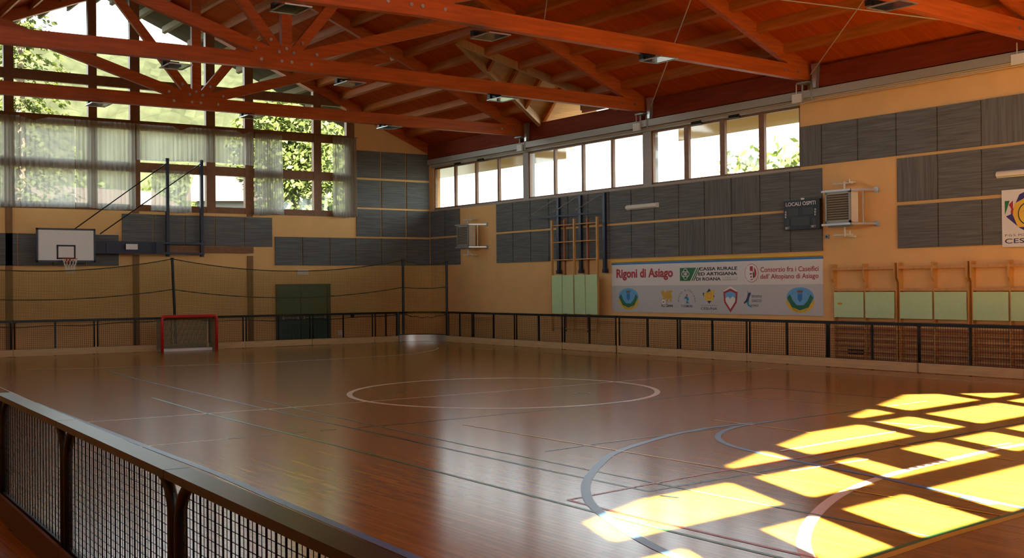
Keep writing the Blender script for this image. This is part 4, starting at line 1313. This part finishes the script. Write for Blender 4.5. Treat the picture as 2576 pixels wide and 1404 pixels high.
# ------------------------------------------------------------------ curtains on the far window
def curtain(x0, x1, z0, z1, label, folds, amp, dips=(), group='sheer curtains of the far window', z1b=None, flare=0.0, y=41.02):
    t = thing('curtain', ((x0 + x1) / 2, y, z0), label, 'curtain', group)
    nx = max(24, int(folds * 8))
    ph = random.random() * 6
    def fn(u, v, za=0, zb=1):
        xx = x0 + (x1 - x0) * u
        ttop = (z1 if z1b is None else z1 + (z1b - z1) * u)
        for (dx, dd, wd) in dips:
            ttop -= dd * max(0, 1 - abs(xx - dx) / wd)
        vv = za + (zb - za) * v
        zz = z0 + (ttop - z0) * vv
        a = amp * (1.0 - .35 * vv) * (1 + .5 * sin(u * 9 + ph))
        yy = y + a * sin(2 * pi * folds * u + .7 * sin(5 * u + ph) + .25 * (1 - vv) * sin(11 * u)) * .5 + .3 * a * sin(2 * pi * folds * 2.3 * u + ph)
        fl_ = flare * (1 - vv)
        return (xx + (u - .5) * fl_, yy, zz + .03 * (1 - vv) ** 4 * sin(6 * u + ph))
    MB().sheet(lambda u, v: fn(u, v, .055, 1.0), nx, 10).build('cloth', M['curtain'], t, smooth=True)
    MB().sheet(lambda u, v: fn(u, v, 0.0, .055), nx, 2).build('hem', M['hem'], t, smooth=True)
    return t
curtain(3.7, 10.38, 4.86, 7.90, 'wide sheer curtain at the left edge of the far window', 34, .09, dips=((9.05, .13, .45),))
curtain(10.41, 12.42, 4.88, 7.90, 'sheer curtain left of the basketball posts, hanging full length', 12, .09)
curtain(12.46, 16.82, 6.66, 7.90, 'short gathered curtain tucked up above the basketball posts', 26, .09, dips=((14.05, .12, .3), (16.4, .1, .25)))
curtain(13.02, 14.36, 4.84, 6.32, 'small sheer curtain hanging behind the left basketball post', 8, .09, flare=.12)
curtain(16.84, 17.93, 4.84, 7.86, 'sheer curtain right of the small house view', 11, .13, flare=.1)
curtain(20.06, 21.06, 4.84, 7.93, 'dense pleated curtain at the right end of the far window', 10, .16)
cr_ = MB().tube([(3.6, 41.0, 7.955), (21.1, 41.0, 7.955)], .013, 6)
tag(cr_.build('curtain_rail', M['frame']), 'thin curtain rail across the far gable window', 'rail')
# gathered curtains left hanging in the near window
for i, (x, z0, z1) in enumerate(((4.09, 5.1, 6.4), (8.39, 6.55, 7.8))):
    yy = near_y(x) + .12
    o = MB().sheet(lambda u, v: (x - .53 + 1.06 * u, yy + NT * (u - .5) + .06 * sin(u * 40), z0 + (z1 - z0) * v), 40, 4).build('curtain', M['cream'])
    tag(o, 'gathered curtain hanging in the near gable window, %s from the left wall' % ORD[i], 'curtain', 'curtains of the near window')

# ------------------------------------------------------------------ outside
gd = MB().box(-150, 260, -150, 420, -1.2, -.6).build('outdoor_ground', M['grass'])
tag(gd, None, None, None, 'structure')
gp = MB().box(XR + .4, XR + 30, -20, 60, -.6, -.55).build('outdoor_paving', M['gravel']); gp['kind'] = 'structure'
gp2 = MB().box(-10, 36, YB + .5, 85, -.6, -.55).build('outdoor_paving_2', M['gravel']); gp2['kind'] = 'structure'
hl = MB()
def hill(u, v):
    y = 210 + 240 * v
    x = -260 + (260 + .555 * y) * u
    ridge = 44 + 22 * (1 - math.exp(-max(0, x + 20) / 70)) if x > -20 else 44 + (x + 20) * .12
    if 60 < x < 100: ridge += 3.5 * sin((x - 60) / 40 * pi)
    h = ridge * (sin(min(1, v * 1.25) * pi / 2)) * (1.25)
    h += 2.2 * sin(x * .35 + v * 20) * sin(v * 31 + x * .11) + 1.5 * random.random()
    return (x, y, -1 + max(0, h))
hl.sheet(hill, 160, 40)
ho = hl.build('forest_hill', M['forest'], smooth=False)
tag(ho, 'hazy pale green forested hillside beyond the far window', 'hill')
ho['kind'] = 'structure'

def leaves(mb, c, rx, ry, rz, n, size, down=0.0):
    for k in range(n):
        while True:
            p = Vector((random.uniform(-1, 1), random.uniform(-1, 1), random.uniform(-1, 1)))
            if .25 < p.length < 1: break
        q = Vector((c[0] + p.x * rx, c[1] + p.y * ry, c[2] + p.z * rz))
        a = Vector((random.gauss(0, 1), random.gauss(0, 1), random.gauss(0, 1) - down)).normalized() * size
        b_ = a.cross(Vector((random.gauss(0, 1), random.gauss(0, 1), random.gauss(0, 1)))).normalized() * size * .55
        mb.add([q - a * .5, q + b_ * .5, q + a * .5, q - b_ * .5], [(0, 1, 2, 3)])
def conifer(x, y, h, r, label):
    t = thing('conifer', (x, y, -.6), label, 'tree', 'trees beyond the far window')
    MB().tube([(x, y, -.6), (x, y, h * .6), (x, y, h)], [.35, .2, .03], 8).build('trunk', M['bark'], t)
    f = MB()
    nl = 26
    for i in range(nl):
        u = i / (nl - 1)
        z = 1.2 + (h - 1.4) * u
        rr = r * (1 - u) ** .8 + .15
        nb_ = int(6 + 10 * (1 - u))
        for k in range(nb_):
            a = 2 * pi * (k + random.random() * .7) / nb_
            L = rr * random.uniform(.75, 1.1)
            for j in range(1, 12):
                d = j / 11
                pz = z - .35 * L * d * d + .1
                cxx, cyy = x + L * d * cos(a), y + L * d * sin(a)
                for s_ in range(3):
                    q = Vector((cxx + random.gauss(0, .12), cyy + random.gauss(0, .12), pz + random.gauss(0, .1)))
                    ax = Vector((cos(a + random.gauss(0, .7)), sin(a + random.gauss(0, .7)), -.5 + random.gauss(0, .3))).normalized() * .36
                    bx_ = ax.cross(Vector((random.gauss(0, .4), random.gauss(0, .4), 1))).normalized() * .10
                    f.add([q - ax * .4, q + bx_, q + ax * .6, q - bx_], [(0, 1, 2, 3)])
    f.build('foliage', M['needle'], t)
def leafy(x, y, h, r, label, n=2600, size=.42, low=1.0):
    t = thing('leafy_tree', (x, y, -.6), label, 'tree', 'trees beyond the far window')
    tr = MB().tube([(x, y, -.6), (x + .1, y, h * .4), (x, y + .1, h * .75)], [.22, .15, .06], 7)
    f = MB()
    for k in range(9):
        a = 2 * pi * k / 9 + random.random()
        zz = low + (h - low) * random.uniform(.15, .9)
        ex_ = (x + r * .7 * cos(a), y + r * .7 * sin(a), zz)
        tr.tube([(x, y, max(.2, zz - 1.2)), ((x + ex_[0]) / 2, (y + ex_[1]) / 2, zz - .5), ex_], [.08, .06, .02], 5)
        leaves(f, ex_, r * .75, r * .75, (h - low) * .22, n // 9, size)
    leaves(f, (x, y, (h + low) / 2), r, r, (h - low) / 2, n // 3, size)
    tr.build('trunk', M['bark'], t)
    f.build('foliage', M['leaf'], t)
conifer(13.4, 63.5, 21.5, 4.6, 'tall sunlit conifer at the left of the far window')
conifer(8.6, 72.0, 16.5, 3.2, 'shorter conifer at the left edge of the far window')
leafy(25.2, 56.0, 12.2, 2.5, 'bright leafy tree seen right of the sheer curtains', 7500, .40, .3)
leafy(30.4, 60.5, 12.6, 2.6, 'bright leafy tree behind the pleated right-hand curtain', 6500, .42, .3)
leafy(22.0, 95.0, 11.5, 4.5, 'distant leafy tree between the basketball posts', 2400, .6)
leafy(33.5, 98.0, 12.0, 4.5, 'distant leafy tree above the orange tiled roof', 2400, .6)
leafy(50.0, 44.0, 9.5, 4.0, 'pale leafy tree seen through the right-hand strip windows', 1500, .6)
# houses
def house(cx, cy, lx, ly, ze, zr, rot, wallm, label, name='house'):
    t = thing(name, (cx, cy, -.6), label, 'house', 'houses beyond the far window')
    c_, s_ = cos(rot), sin(rot)
    W_ = lambda u, v, z: (cx + u * c_ - v * s_, cy + u * s_ + v * c_, z)
    b = MB()
    vs = [W_(-lx, -ly, -.6), W_(lx, -ly, -.6), W_(lx, ly, -.6), W_(-lx, ly, -.6), W_(-lx, -ly, ze), W_(lx, -ly, ze), W_(lx, ly, ze), W_(-lx, ly, ze), W_(-lx, 0, zr), W_(lx, 0, zr)]
    b.add(vs, [(0, 1, 5, 4), (1, 2, 6, 9, 5), (2, 3, 7, 6), (3, 0, 4, 8, 7)])
    b.build('wall', wallm, t)
    r = MB()
    o = .6
    k = (zr - ze) / ly
    for sg in (1, -1):
        p = [W_(-lx - o, sg * (ly + o), ze - k * o + .06), W_(lx + o, sg * (ly + o), ze - k * o + .06), W_(lx + o, 0, zr + .06), W_(-lx - o, 0, zr + .06)]
        q = [(a[0], a[1], a[2] + .2) for a in p]
        r.add(p + q, [(0, 1, 2, 3), (7, 6, 5, 4), (0, 4, 5, 1), (1, 5, 6, 2), (2, 6, 7, 3), (3, 7, 4, 0)])
    r.build('roof', M['rooftile'], t)
    for u in (-lx * .5, lx * .4):
        wv = [W_(u - .5, -ly - .03, ze - 2.4), W_(u + .5, -ly - .03, ze - 2.4), W_(u + .5, -ly - .03, ze - 1.0), W_(u - .5, -ly - .03, ze - 1.0)]
        wv2 = [W_(u - .5, -ly + .05, ze - 2.4), W_(u + .5, -ly + .05, ze - 2.4), W_(u + .5, -ly + .05, ze - 1.0), W_(u - .5, -ly + .05, ze - 1.0)]
        MB().add(wv + wv2, [(0, 1, 2, 3), (7, 6, 5, 4), (0, 4, 5, 1), (1, 5, 6, 2), (2, 6, 7, 3), (3, 7, 4, 0)]).build('window', M['darkglass'], t)
house(33.5, 76.0, 5.5, 4.0, 8.1, 10.2, radians(-28), M['housewall'], 'house with an orange tiled roof seen right of the basketball posts')
house(21.5, 82.0, 4.5, 4.0, 7.4, 8.8, radians(12), M['peachhouse'], 'low peach house seen behind the sheer curtains')
